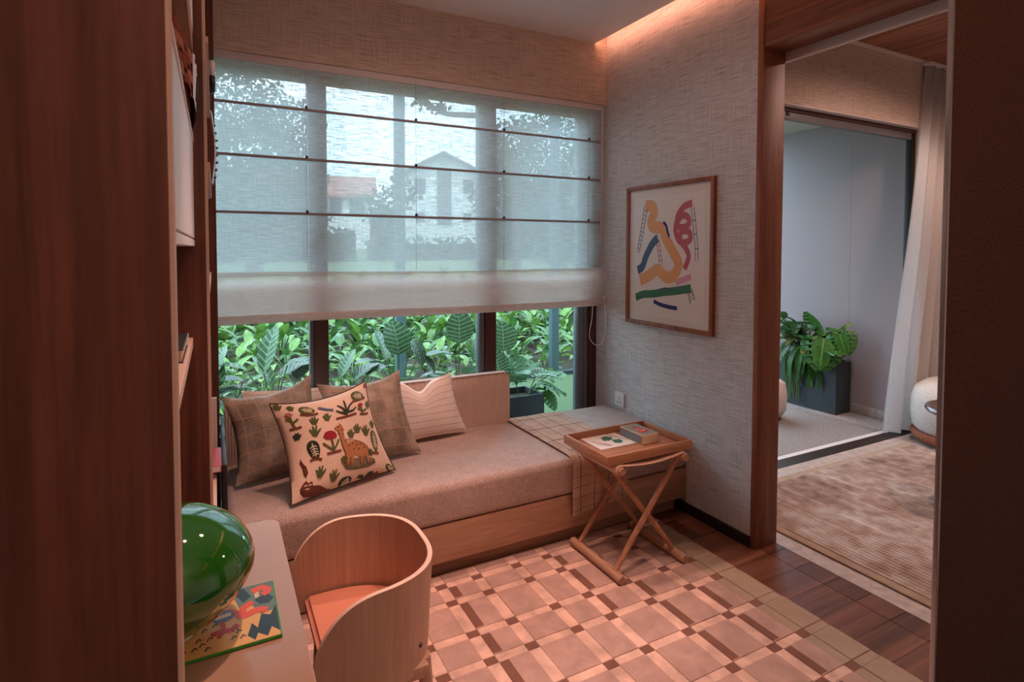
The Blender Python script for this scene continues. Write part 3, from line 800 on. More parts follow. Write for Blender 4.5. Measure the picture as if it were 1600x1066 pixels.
tr = thing('serving_tray', 'rectangular wooden tray resting on the canvas sling stand', 'tray', (1.64, 2.0, TZ))
MB().box(TX0 + 0.01, TY0 + 0.01, TZ, TX1 - 0.01, TY1 - 0.01, TZ + 0.007).build('tray_bottom', M['wood_tray'], tr)
for nm, b in (('tray_side', (TX0, TY0, TZ, TX1, TY0 + 0.011, TZ + 0.041)), ('tray_side', (TX0, TY1 - 0.011, TZ, TX1, TY1, TZ + 0.041))):
    MB().box(*b, 0.0015).build(nm, M['wood_tray'], tr)
for nm, b in (('tray_end', (TX0, TY0 + 0.011, TZ, TX0 + 0.011, TY1 - 0.011, TZ + 0.041)), ('tray_end', (TX1 - 0.011, TY0 + 0.011, TZ, TX1, TY1 - 0.011, TZ + 0.041))):
    MB().box(*b, 0.0015).build(nm, M['wood_tray_y'], tr)
TB = TZ + 0.0072
def ink_m(name, c): return m_plain(name, lin(*c), 0.6)
I = {k: ink_m('card_' + k, v) for k, v in dict(red=(188, 52, 48), green=(58, 108, 84), dark=(44, 56, 60), paper=(228, 218, 208), teal=(118, 142, 134), cream=(226, 206, 180), grey=(110, 116, 120), kraft=(206, 156, 122)).items()}
cd = thing('picture_card', 'white printed card with a green drawing and red lettering lying in the tray', 'card', (1.58, 2.07, TB))
MB().box(1.492, 1.992, TB, 1.690, 2.152, TB + 0.0025, 0.0006, 1).build('card_sheet', I['paper'], cd)
def on_card(u, v, h): return (1.492 + u * 0.198, 1.992 + v * 0.16, TB + 0.0026 + h)
mb = MB()
for q in ([(0.40, 0.55), (0.46, 0.80), (0.62, 0.86), (0.72, 0.70), (0.66, 0.56), (0.52, 0.50)],): mb.decal(q, on_card, 0.0003)
mb.decal([(0.55, 0.28), (0.60, 0.52), (0.82, 0.48), (0.78, 0.26), (0.66, 0.20)], on_card, 0.0003)
mb.build('printed_leafy_drawing', I['green'], cd, flat=True)
mb = MB()
for k in range(9): mb.stroke([(0.10 + 0.03 * k + (0.01 if k > 2 else 0), 0.62 - 0.055 * k), (0.135 + 0.03 * k, 0.66 - 0.055 * k), (0.125 + 0.03 * k, 0.58 - 0.055 * k), (0.16 + 0.03 * k, 0.61 - 0.055 * k)], 0.022, on_card, 0.0003, smooth=0)
mb.build('printed_lettering', I['red'], cd, flat=True)
mb = MB()
for k in range(11): mb.stroke([(0.70 + 0.022 * k, 0.92 - 0.055 * k), (0.725 + 0.022 * k, 0.96 - 0.055 * k), (0.735 + 0.022 * k, 0.88 - 0.055 * k)], 0.02, on_card, 0.0003, smooth=0)
mb.build('printed_lettering', I['dark'], cd, flat=True)
mb = MB(); mb.stroke([(0.12, 0.40), (0.20, 0.30), (0.28, 0.22), (0.34, 0.14)], 0.02, on_card, 0.0003); mb.build('printed_line', I['dark'], cd, flat=True)
bx = thing('matchbox', 'oversized matchbox with teal and red label lying in the wooden tray', 'box', (1.74, 2.03, TB))
MB().box(1.692, 1.957, TB, 1.788, 2.116, TB + 0.044, 0.0012, 1).build('sleeve', I['kraft'], bx)
MB().box(1.6955, 1.9555, TB + 0.003, 1.7845, 1.960, TB + 0.041, 0.0008, 1).build('inner_drawer', I['cream'], bx)
MB().box(1.6912, 1.962, TB + 0.005, 1.6922, 2.111, TB + 0.039).build('striking_strip', I['grey'], bx)
def on_box(u, v, h): return (1.692 + u * 0.096, 1.957 + v * 0.159, TB + 0.0441 + h)
MB().decal([(0.05, 0.04), (0.95, 0.04), (0.95, 0.96), (0.05, 0.96)], on_box, 0.0003).build('label_sheet', I['teal'], bx, flat=True)
mb = MB(); mb.decal([(0.22, 0.22), (0.55, 0.14), (0.82, 0.30), (0.74, 0.62), (0.50, 0.80), (0.30, 0.60)], on_box, 0.0006)
for k in range(5): mb.stroke([(0.15 + 0.15 * k, 0.86), (0.22 + 0.15 * k, 0.92), (0.25 + 0.15 * k, 0.84)], 0.03, on_box, 0.0006, smooth=0)
mb.build('label_motif', I['red'], bx, flat=True)
mb = MB(); mb.stroke([(0.28, 0.5), (0.45, 0.36), (0.70, 0.40)], 0.05, on_box, 0.0009); mb.stroke([(0.36, 0.62), (0.55, 0.52), (0.7, 0.56)], 0.03, on_box, 0.0009)
mb.build('label_lettering', I['cream'], bx, flat=True)

# ------------------------------------------------------------------ throw over the daybed
mb = MB()
path = [(2.872, 0.4165), (2.70, 0.4165), (2.50, 0.4165), (2.30, 0.4168), (2.225, 0.4165), (2.204, 0.410), (2.188, 0.392), (2.1845, 0.36), (2.184, 0.32), (2.185, 0.27), (2.183, 0.22), (2.184, 0.165)]
pp = spline(path, 4)
def throw(u, v, t=0.0):
    i = v * (len(pp) - 1); k = min(int(i), len(pp) - 2); f = i - k
    y = pp[k][0] + (pp[k + 1][0] - pp[k][0]) * f; z = pp[k][1] + (pp[k + 1][1] - pp[k][1]) * f
    hang = smoothstep(0.52, 1.0, v)
    x = 1.472 + u * (0.345 - 0.02 * hang) + 0.006 * math.sin(5 * v)
    y -= hang * (0.007 + 0.006 * math.sin(u * 16 + 0.6)); z += (1 - hang) * 0.0012 * (1 + math.sin(u * 11 + v * 9)) - hang * 0.03 * (0.5 - u) * (v - 0.5) * 2
    return (x, y, z)
mb.grid(throw, 40, 80)
th = mb.build('throw_blanket', m_grid('throw_cloth', lin(168, 132, 112), lin(204, 172, 152), lin(86, 62, 54), 4, 12, 0.022, 0.020), None, angle=80)
sd = th.modifiers.new('thick', 'SOLIDIFY'); sd.thickness = 0.004; sd.offset = 1.0
tag(th, 'tan throw with thin dark windowpane check draped over the daybed edge', 'blanket')
mb = MB(); mb.grid(lambda u, v: Vector(throw(u * 0.10, 0.02 + v * 0.53)) + Vector((-0.006, 0, 0.0052 + 0.004 * math.sin(PI * u))), 6, 50)
mb.build('folded_edge', bpy.data.materials['throw_cloth'], th, angle=80)

# ------------------------------------------------------------------ cushions
def cushion_fn(BL, BR, TR, TL, bulge, pin=0.05, chop=0.0):
    BL, BR, TR, TL = map(Vector, (BL, BR, TR, TL))
    nrm = ((BR - BL) + (TR - TL)).cross((TL - BL) + (TR - BR)).normalized()
    up = ((TL - BL) + (TR - BR)).normalized()
    def fn(u, v, h=0.0, side=1):
        a, b = 2 * u - 1, 2 * v - 1
        uu = 0.5 + (u - 0.5) * (1 - pin * (1 - b * b)); vv = 0.5 + (v - 0.5) * (1 - pin * (0.35 + 1.15 * v) * (1 - a * a))
        p = BL.lerp(BR, uu).lerp(TL.lerp(TR, uu), vv)
        d = max(0, (1 - abs(a) ** 2.6)) ** 0.62 * max(0, (1 - abs(b) ** 2.6)) ** 0.62
        w = 1 + 0.05 * math.sin(9 * u + 2) * math.sin(7 * v + side)
        c = chop * math.exp(-((u - 0.42) / 0.17) ** 2) * smoothstep(0.35, 1.0, v)
        return p + nrm * side * (bulge * d * w + h) - up * c
    return fn
def cushion(name, label, fn, mat, group, piping=None, n=28):
    base = fn(0.5, 0.0); t = thing(name, label, 'cushion', (base.x, base.y, 0.412), 0, group)
    mb = MB(); mb.grid(lambda u, v: fn(u, v, 0, 1), n, n); mb.grid(lambda u, v: fn(u, v, 0, -1), n, n)
    mb.build('cover', mat, t, angle=80)
    if piping:
        e = [fn(k / 20, 0) for k in range(20)] + [fn(1, k / 20) for k in range(20)] + [fn(1 - k / 20, 1) for k in range(20)] + [fn(0, 1 - k / 20) for k in range(21)]
        MB().tube(e, 0.0035, 6, cap=False).build('piping', piping, t, angle=80)
    return t
tweed = m_grid('tweed_check', lin(104, 86, 72), lin(186, 168, 150), lin(204, 152, 118), 5, 5, 0.018, 0.018, 380, 0.6, 0.16)
stripe = m_grid('striped_knit', lin(236, 216, 202), lin(250, 236, 226), lin(196, 152, 126), 0, 9, 0, 0.035, 300)
cushion('cushion', 'cream ribbed cushion tucked behind the left tweed cushion, only its top edge showing', cushion_fn((0.12, 2.795, 0.425), (0.50, 2.80, 0.425), (0.49, 2.825, 0.735), (0.10, 2.825, 0.755), 0.018, 0.04), stripe, 'cushions on the daybed')
cushion('cushion', 'cream cushion with thin brown stripes and dented top, furthest right on the daybed', cushion_fn((0.80, 2.735, 0.43), (1.185, 2.765, 0.425), (1.105, 2.805, 0.74), (0.775, 2.80, 0.735), 0.042, 0.09, 0.055), stripe, 'cushions on the daybed')
cushion('cushion', 'brown tweed checked cushion with orange lines at the far left beside the bookshelf', cushion_fn((0.062, 2.53, 0.43), (0.46, 2.63, 0.43), (0.395, 2.775, 0.815), (0.014, 2.70, 0.765), 0.060, 0.15), tweed, 'cushions on the daybed')
cushion('cushion', 'brown tweed checked cushion with orange lines standing right of the embroidered cushion', cushion_fn((0.455, 2.545, 0.435), (0.868, 2.585, 0.425), (0.815, 2.76, 0.795), (0.40, 2.69, 0.785), 0.050, 0.14), tweed, 'cushions on the daybed')
gfn = cushion_fn((0.244, 2.26, 0.425), (0.693, 2.425, 0.425), (0.605, 2.60, 0.792), (0.187, 2.455, 0.775), 0.064, 0.11)
emb_cloth = m_fabric('cream_cotton', lin(222, 188, 162), lin(240, 210, 186), 340, 0.2)
gc = cushion('cushion', 'cream cushion embroidered with a spotted tan deer, leaves and flowers, in front', gfn, emb_cloth, 'cushions on the daybed', m_fabric('dark_piping', lin(70, 52, 44), lin(90, 68, 58)))
T_ = {k: m_fabric('thread_' + k, lin(*[x * 0.9 for x in v]), lin(*v), 700, 0.6) for k, v in dict(tan=(190, 128, 84), brown=(122, 66, 48), green=(92, 98, 52), dark=(52, 62, 44), red=(162, 44, 58), cream=(226, 206, 172), sage=(132, 124, 98), blue=(96, 110, 140), pink=(190, 120, 110)).items()}
QC = [(342, 1003), (808, 830), (695, 455), (255, 545)]
def gq(p):
    """drawing-sheet coordinates of the embroidery to cushion u, v (inverse bilinear)"""
    u = v = 0.5
    for _ in range(12):
        def f(u, v): return [(QC[0][i] * (1 - u) + QC[1][i] * u) * (1 - v) + (QC[3][i] * (1 - u) + QC[2][i] * u) * v for i in (0, 1)]
        x, y = f(u, v); ex, ey = p[0] - x, p[1] - y
        ax, ay = [(f(u + 1e-4, v)[i] - (x, y)[i]) / 1e-4 for i in (0, 1)]; bx_, by_ = [(f(u, v + 1e-4)[i] - (x, y)[i]) / 1e-4 for i in (0, 1)]
        D = ax * by_ - bx_ * ay; u += (ex * by_ - bx_ * ey) / D; v += (ax * ey - ay * ex) / D
    return (min(0.995, max(0.005, u)), min(0.995, max(0.005, v)))
gs = lambda u, v, h: gfn(u, v, h + 0.0006)
def emb(name, mat, fn):
    mb = MB(); fn(mb); return mb.build(name, T_[mat], gc, angle=80)
def P(*p): return [gq(q) for q in p]
def poly(pts, off=0.0022): return lambda mb: mb.decal(P(*pts), gs, off, cell=0.06)
def lines(ls, w=0.018, off=0.0026, sm=3):
    def fn(mb):
        for l in ls: mb.stroke(P(*l), w, gs, off, smooth=sm)
    return fn
emb('embroidered_ground', 'sage', poly([(538, 850), (545, 832), (600, 815), (660, 802), (698, 806), (700, 822), (660, 845), (600, 862), (555, 866)], 0.0016))
emb('embroidered_deer', 'tan', poly([(495, 682), (510, 668), (522, 672), (520, 656), (533, 664), (545, 690), (541, 702), (548, 735), (560, 750), (600, 738), (640, 746), (660, 760), (668, 790), (661, 788), (672, 830), (660, 835), (648, 800), (640, 812), (632, 838), (618, 838), (620, 806), (590, 802), (584, 850), (571, 850), (570, 812), (563, 852), (550, 850), (548, 802), (533, 770), (522, 722), (513, 695), (500, 692)]))
emb('embroidered_spots', 'brown', lines([[(x, y), (x + 7, y - 2)] for x, y in ((535, 712), (530, 690), (545, 745), (562, 765), (580, 752), (600, 758), (620, 752), (610, 776), (585, 778), (640, 765), (512, 676))], 0.014, 0.0034, 0))['kind'] = 'stuff'
emb('embroidered_outline', 'brown', lines([[(548, 735), (600, 737), (640, 745), (662, 762), (670, 792)], [(513, 697), (522, 722), (534, 770), (548, 802), (550, 850)], [(571, 812), (572, 850)], [(620, 806), (618, 838)], [(648, 802), (661, 834)]], 0.008, 0.0032))
def leafmotif(cx, cy, L, W, ang, out='green'):
    a = R(ang); c, s = math.cos(a), math.sin(a)
    tr_ = lambda x, y: (cx + c * x - s * y, cy + s * x + c * y)
    o = [tr_(L * math.cos(t) * 0.5, W * 0.5 * math.sin(t) * (1 - 0.25 * math.cos(t))) for t in [k / 16 * 2 * PI for k in range(16)]]
    i_ = [tr_(L * 0.38 * math.cos(t), W * 0.36 * math.sin(t) * (1 - 0.25 * math.cos(t))) for t in [k / 14 * 2 * PI for k in range(14)]]
    emb('embroidered_leaf', out, poly(o, 0.0018)); 
    ls = [[tr_(-0.36 * L, 0), tr_(0.34 * L, 0)]]
    for k in (-0.22, -0.08, 0.06, 0.18):
        for sg in (-1, 1): ls.append([tr_(k * L, 0), tr_((k + 0.10) * L, sg * W * 0.28)])
    emb('embroidered_veins', 'cream', lines(ls, 0.010, 0.0028, 0))
leafmotif(400, 785, 92, 52, 72, 'dark'); leafmotif(385, 580, 66, 46, 10); leafmotif(635, 518, 74, 50, 4); leafmotif(708, 725, 96, 40, 88); leafmotif(560, 915, 66, 46, -40, 'dark'); leafmotif(782, 830, 52, 30, 20)
def tuft(cx, cy, s, col='green'):
    emb('embroidered_tuft', col, lines([[(cx, cy + 0.45 * s), (cx - 0.42 * s, cy - 0.15 * s)], [(cx, cy + 0.45 * s), (cx - 0.16 * s, cy - 0.42 * s)], [(cx, cy + 0.45 * s), (cx + 0.14 * s, cy - 0.5 * s)], [(cx, cy + 0.45 * s), (cx + 0.46 * s, cy - 0.22 * s)]], lambda t: 0.034 * (1 - 0.6 * t), 0.0026, 0))
for q in ((278, 560, 34), (322, 566, 30, ), (405, 640, 44), (465, 622, 42), (405, 695, 56), (580, 705, 42), (615, 678, 44), (662, 683, 50), (435, 878, 50), (500, 892, 50), (332, 716, 34, 'dark'), (695, 560, 36), (708, 648, 34), (676, 780, 30), (540, 825, 34)): tuft(*q)
def stroke_base(pts): emb('embroidered_twig', 'brown', lines([pts], 0.022))
for q in ([(458, 804), (490, 796), (526, 786)], [(508, 634), (560, 622), (618, 606)], [(352, 606), (390, 610), (428, 600)], [(600, 546), (640, 538), (680, 528)], [(385, 832), (410, 822), (436, 828)], [(690, 782), (708, 778), (724, 776)], [(306, 682), (330, 678), (352, 670)], [(638, 608), (664, 606), (690, 602)]): stroke_base(q)
emb('embroidered_flower', 'red', poly([(440, 728), (448, 706), (462, 698), (478, 695), (496, 700), (507, 716), (502, 728), (480, 738), (458, 738)], 0.003))
for q in ([[(480, 736), (486, 765), (490, 790)], [(488, 786), (462, 772), (438, 756)], [(489, 786), (505, 760), (514, 736)]], [[(310, 610), (318, 650), (326, 676)], [(318, 645), (296, 628)], [(320, 650), (342, 630)]], [[(648, 568), (652, 590), (656, 606)], [(652, 592), (628, 580)], [(654, 594), (680, 582)]]): emb('embroidered_stem', 'green', lines(q, 0.02))
emb('embroidered_flower', 'pink', poly([(294, 612), (300, 598), (314, 594), (326, 606), (318, 618), (302, 620)], 0.003)); emb('embroidered_flower', 'red', poly([(630, 566), (640, 556), (656, 554), (662, 564), (650, 574), (636, 574)], 0.003))
emb('embroidered_flower', 'red', poly([(680, 470), (690, 462), (696, 474), (690, 486), (682, 482)], 0.003)); emb('embroidered_fruit', 'red', poly([(734, 866), (744, 856), (756, 860), (758, 876), (744, 882)], 0.003))
emb('embroidered_bush', 'dark', lines([[(560, 612), (548, 580), (520, 560)], [(560, 612), (562, 570), (555, 535)], [(562, 612), (580, 570), (600, 548)], [(562, 600), (600, 590), (618, 574)], [(556, 606), (528, 598), (512, 590)]], lambda t: 0.028 * (1 - 0.5 * t)))
emb('embroidered_stroke', 'blue', lines([[(434, 566), (470, 580), (500, 584)]], 0.03)); emb('embroidered_cat', 'brown', poly([(360, 945), (368, 925), (378, 912), (390, 922), (404, 914), (412, 932), (440, 930), (480, 942), (505, 955), (480, 960), (455, 975), (420, 985), (385, 975), (365, 960)], 0.0020))
emb('embroidered_face', 'cream', lines([[(374, 934), (386, 930)], [(392, 930), (404, 928)], [(382, 946), (398, 944)]], 0.012, 0.0034, 0)); emb('embroidered_mushroom', 'dark', poly([(612, 892), (622, 880), (640, 878), (650, 888), (668, 862), (690, 856), (692, 868), (668, 880), (640, 896)], 0.0028))
emb('embroidered_animal', 'brown', poly([(346, 820), (356, 838), (372, 856), (382, 880), (376, 900), (366, 890), (356, 860), (344, 840)], 0.0022)); emb('embroidered_branch', 'brown', lines([[(690, 890), (708, 874), (714, 854)], [(652, 888), (680, 886), (706, 874)]], 0.02))

# ------------------------------------------------------------------ desk things
cvx, cvy, BT = -0.165, 1.012, 0.7405
bk = thing('picture_book', 'thin green-edged picture book with orange and dark jungle cover under the green lamp', 'book', (0.0, 1.1, BT))
MB().box(cvx, cvy, BT, 0.093, 1.188, BT + 0.006, 0.001, 1).build('cover', m_plain('book_green', lin(62, 158, 52), 0.35), bk)
def on_cov(u, v, h): return (-0.045 + u * 0.1375, 1.0125 + v * 0.175, BT + 0.0061 + h)
cb = {k: m_plain('cover_' + k, lin(*v), 0.35) for k, v in dict(sand=(232, 180, 104), dark=(44, 60, 66), orange=(232, 92, 52), red=(202, 54, 46), moss=(104, 128, 116), blue=(92, 116, 156), cream=(232, 206, 170), ink=(40, 34, 32)).items()}
def cov(nm, col, fn):
    mb = MB(); fn(mb); mb.build(nm, cb[col], bk, flat=True)
cov('cover_print', 'sand', lambda mb: mb.decal([(-0.86, 0.0), (0.985, 0.0), (0.985, 0.99), (-0.86, 0.99)], on_cov, 0.0002))
cov('cover_foliage', 'moss', lambda mb: mb.decal([(0.35, 0.99), (0.985, 0.99), (0.985, 0.45), (0.80, 0.42), (0.70, 0.62), (0.56, 0.58), (0.50, 0.80)], on_cov, 0.0004))
cov('cover_foliage', 'dark', lambda mb: (mb.decal([(0.62, 0.12), (0.68, 0.30), (0.74, 0.20), (0.80, 0.42), (0.90, 0.36), (0.985, 0.52), (0.985, 0.06), (0.90, 0.16), (0.84, 0.03), (0.74, 0.12), (0.70, 0.02)], on_cov, 0.0005), mb.decal([(0.42, 0.97), (0.62, 0.97), (0.70, 0.78), (0.60, 0.70), (0.55, 0.80)], on_cov, 0.0005), mb.decal([(0.74, 0.70), (0.90, 0.76), (0.98, 0.66), (0.90, 0.58), (0.80, 0.60)], on_cov, 0.0005)))
cov('cover_creature', 'orange', lambda mb: (mb.stroke([(0.40, 0.62), (0.52, 0.52), (0.60, 0.46), (0.76, 0.50), (0.88, 0.46)], 0.10, on_cov, 0.0007), mb.stroke([(0.58, 0.46), (0.60, 0.60), (0.72, 0.66)], 0.09, on_cov, 0.0007), mb.stroke([(0.72, 0.86), (0.84, 0.90), (0.92, 0.82), (0.84, 0.76)], 0.10, on_cov, 0.0007), mb.stroke([(0.30, 0.70), (0.42, 0.78)], 0.07, on_cov, 0.0007)))
cov('cover_creature', 'red', lambda mb: (mb.stroke([(0.22, 0.28), (0.34, 0.30), (0.44, 0.28), (0.52, 0.34)], 0.07, on_cov, 0.0007), mb.stroke([(0.30, 0.20), (0.36, 0.32), (0.34, 0.46)], 0.05, on_cov, 0.0007)))
cov('cover_badge', 'blue', lambda mb: mb.decal([(0.36 + 0.13 * math.cos(k / 14 * 2 * PI), 0.54 + 0.10 * math.sin(k / 14 * 2 * PI)) for k in range(14)], on_cov, 0.0009))
cov('cover_badge', 'cream', lambda mb: mb.stroke([(0.27, 0.53), (0.45, 0.55)], 0.06, on_cov, 0.0011, smooth=0))
cov('cover_creature_face', 'cream', lambda mb: mb.decal([(0.74, 0.80), (0.80, 0.84), (0.80, 0.74), (0.75, 0.72)], on_cov, 0.0011))
cov('cover_linework', 'ink', lambda mb: [mb.stroke([(x, y), (x + 0.03, y + 0.05), (x + 0.06, y + 0.02)], 0.018, on_cov, 0.0006, smooth=0) for x, y in ((0.02, 0.10), (0.10, 0.14), (0.16, 0.06), (0.06, 0.22), (0.18, 0.20), (0.50, 0.20), (0.54, 0.10), (0.44, 0.12), (-0.1, 0.1), (-0.2, 0.2), (0.24, 0.40), (0.46, 0.24), (0.0, 0.34), (0.12, 0.36))])
bpy.data.objects['cover_linework']['kind'] = 'stuff'

m, nt, b, o = newmat('green_glass_shade')
b.inputs['Base Color'].default_value = lin(24, 96, 18); b.inputs['Roughness'].default_value = 0.04; b.inputs['Coat Weight'].default_value = 1.0; b.inputs['Coat Roughness'].default_value = 0.02
b.inputs['Specular IOR Level'].default_value = 0.7
LZ = BT + 0.0075
lp = thing('table_lamp', 'glossy green glass mushroom table lamp standing on the desk', 'lamp', (-0.082, 1.095, LZ))
LC = (-0.082, 1.095, LZ)
prof = []
for k in range(25):
    a = -PI / 2 + PI * k / 24
    r = 0.139 * math.cos(a); z = 0.108 + (0.104 if a > 0 else 0.101) * math.sin(a)
    if a < 0: r *= 1 - 0.08 * math.sin(PI * (-a) / (PI / 2))
    if k < 3: continue
    prof.append((r, z))
prof = [(0.0, prof[0][1])] + prof[:-1] + [(0.0, 0.212)]
MB().lathe(prof, LC, 64).build('shade', m, lp, angle=80)
MB().lathe([(0, 0), (0.046, 0), (0.048, 0.003), (0.044, 0.010), (0.0, 0.012)], LC, 40).build('base', M['steel'], lp)

# ------------------------------------------------------------------ things on the shelves
t = thing('book', 'dark-jacketed hardback lying on the middle shelf of the bookshelf', 'book', (-0.1, 1.6, 1.1535))
MB().box(-0.21, 1.40, 1.1535, -0.062, 1.66, 1.1565, 0.001, 1).box(-0.21, 1.40, 1.1805, -0.062, 1.66, 1.184, 0.001, 1).box(-0.213, 1.40, 1.1535, -0.208, 1.66, 1.184, 0.001, 1).build('cover', m_plain('charcoal_jacket', lin(46, 50, 54), 0.4), t)
MB().box(-0.207, 1.404, 1.1566, -0.066, 1.656, 1.1804).build('page_block', m_plain('page_edges', lin(206, 176, 150), 0.8), t)
MB().box(-0.069, 1.64, 1.1538, -0.0612, 1.6612, 1.1838, 0.0008, 1).build('jacket_band', M['white_paint'], t)
leather = m_fabric('russet_leather', lin(104, 44, 30), lin(150, 72, 50), 160, 0.2, 0.0)
tan_l = m_fabric('tan_leather', lin(150, 92, 64), lin(178, 116, 86), 160, 0.2, 0.0)
t = thing('woven_basket', 'low russet woven strip basket with white notched rim in the upper shelf bay', 'basket', (-0.12, 1.4, 1.7075))
def bask(a, z):
    y = 1.10 + a * 0.66; return Vector((-0.060 + 0.024 * max(0.0, math.sin(PI * a)) ** 0.6, y, z))
MB().grid(lambda u, v: bask(u, 1.7075 + v * 0.085) - Vector((0.006, 0, 0)), 30, 3).grid(lambda u, v: bask(u, 1.7075 + v * 0.085) - Vector((0.15, 0, 0)), 30, 3).grid(lambda u, v: bask(u, 1.7080) - Vector((0.006 + v * 0.144, 0, 0)), 30, 2).build('basket_body', leather, t)
for r_ in range(4):
    k = -0.5 if r_ % 2 else 0.0
    while k < 6:
        a0, a1 = max(0.0, k / 6 + 0.006), min(1.0, (k + 1) / 6 - 0.006)
        if a1 - a0 > 0.02:
            z0 = 1.7085 + r_ * 0.0205
            mb = MB(); mb.grid(lambda u, v: bask(a0 + u * (a1 - a0), z0 + v * 0.019) + Vector((0.004 * max(0.0, math.sin(PI * u)) ** 0.5 + 0.0005, 0, 0)), 6, 2)
            mb.build('woven_strip', leather if (int(k) + r_) % 2 else tan_l, t)
        k += 1
mb = MB()
mb.grid(lambda u, v: bask(0.35 + u * 0.66, 1.7085 + 0.088 * v) + Vector((0.005 + 0.004 * math.sin(40 * u) * v, 0, 0)), 30, 4)
mb.grid(lambda u, v: bask(0.35 + u * 0.66, 1.7085 + 0.088) + Vector((0.005 - 0.012 * v, 0, 0)), 30, 1)
rim = mb.build('pale_rim', M['white_paint'], t)
for k in range(9): MB().tube([bask(0.48 + k * 0.055, 1.72 + 0.006 * (k % 3)) + Vector((0.0075, 0, 0)), bask(0.50 + k * 0.055, 1.775) + Vector((0.009, 0, 0))], 0.003, 6).build('carved_notch', M['black'], rim)
MB().box(-0.42, 0.578, 1.925, -0.30, 1.797, 1.93).build('shelf', M['lipping'], sh)
MB().box(-0.42, 1.826, 1.975, -0.006, 2.87, 1.995, 0.001, 1).build('shelf', M['lipping'], sh)
t = thing('ring_ornament', 'small black and white ring ornament high in the narrow bay beside the window', 'ornament', (0, 2.5, 1.9955))
for zc in (2.035, 2.088): MB().tube([(0.003, 2.46 + 0.028 * math.cos(a), zc - 0.010 + 0.026 * math.sin(a)) for a in [k / 16 * 2 * PI for k in range(17)]], 0.011, 8, cap=False).build('ring', M['white_paint'] if zc > 2.05 else M['black'], t)
t = thing('carved_ornament', 'tall pale carved ornament with dark notches in the narrow bay beside the window', 'ornament', (0, 2.48, 1.6445))
MB().grid(lambda u, v: Vector((-0.004 + 0.012 * math.sin(PI * v), 2.40 + 0.16 * u, 1.6445 + 0.27 * v)) + Vector((0.006 * math.sin(PI * u), 0, 0)), 10, 20).grid(lambda u, v: Vector((-0.03, 2.40 + 0.16 * u, 1.6445 + 0.27 * v)), 4, 4).build('carving', M['white_paint'], t)
for k in range(8): MB().tube([(0.004 + 0.012 * math.sin(PI * (k + 1) / 9.0), 2.43, 1.667 + k * 0.028), (0.006 + 0.012 * math.sin(PI * (k + 1) / 9.0), 2.50, 1.680 + k * 0.028)], 0.004, 6).build('carved_notch', M['black'], t)
t = thing('book', 'slim white book leaning upright in the lowest narrow bay beside the window', 'book', (0, 2.42, 0.6405))
mb = MB(); mb.box(-0.16, 2.40, 0.6415, 0.0, 2.416, 0.835, 0.001, 1)
o_ = mb.build('cover', M['white_paint'], t)
t = thing('book', 'red-spined book lying flat at the lowest shelf edge beside the window', 'book', (0, 2.2, 0.6405))
MB().box(-0.13, 2.14, 0.6405, 0.012, 2.34, 0.664, 0.0015, 1).build('cover', m_plain('red_cover', lin(176, 34, 44), 0.4), t)
MB().box(-0.128, 2.1385, 0.6435, 0.008, 2.1405, 0.661).build('page_block', M['white_paint'], t)
MB().box(-0.42, 1.90, 0.42, -0.004, 2.19, 0.6195, 0.001, 1).build('drawer_front', M['lipping'], sh)

# ------------------------------------------------------------------ plants: leaf meshes, then plants built from them
def leaf_mesh(name, mat, W=0.5, tip=0.65, fold=0.25, droop=0.35, nu=6, nv=10, wave=0.0, base=0.35):
    """unit-length leaf along +y, width W; UV u across, v along"""
    mb = MB()
    def f(u, v):
        a = 2 * u - 1
        w = W * 0.5 * (math.sin(PI * v ** tip) ** base if 0 < v < 1 else 0)
        z = fold * abs(a) * w - droop * v * v + wave * math.sin(v * 14) * abs(a) * w
        return (a * w, v * (1 - 0.25 * droop * v), z)
    mb.grid(f, nu, nv)
    me_o = mb.build(name, mat, None, angle=80); me = me_o.data; bpy.data.objects.remove(me_o)
    return me
def frond_mesh(name, mat, n=12, wl=0.32):
    mb = MB()
    c = lambda t: Vector((0, t * (1 - 0.25 * t), 0.30 * t - 0.62 * t * t))
    mb.tube([c(k / 8) for k in range(9)], [0.008 * (1 - 0.8 * k / 8) for k in range(9)], 5)
    for k in range(1, n + 1):
        t = k / (n + 0.5); p = c(t); L = wl * math.sin(PI * (0.12 + 0.86 * t)) ** 0.8
        for s in (-1, 1):
            d = Vector((s * 0.92, 0.40, -0.12)).normalized() * L; w = Vector((0, 0.042, 0))
            v = [mb.bm.verts.new(q) for q in (p, p + d * 0.5 + w * 0.6, p + d, p + d * 0.5 - w * 0.6)]
            mb.bm.faces.new(v)
    o_ = mb.build(name, mat, None, angle=60); me = o_.data; bpy.data.objects.remove(o_); return me
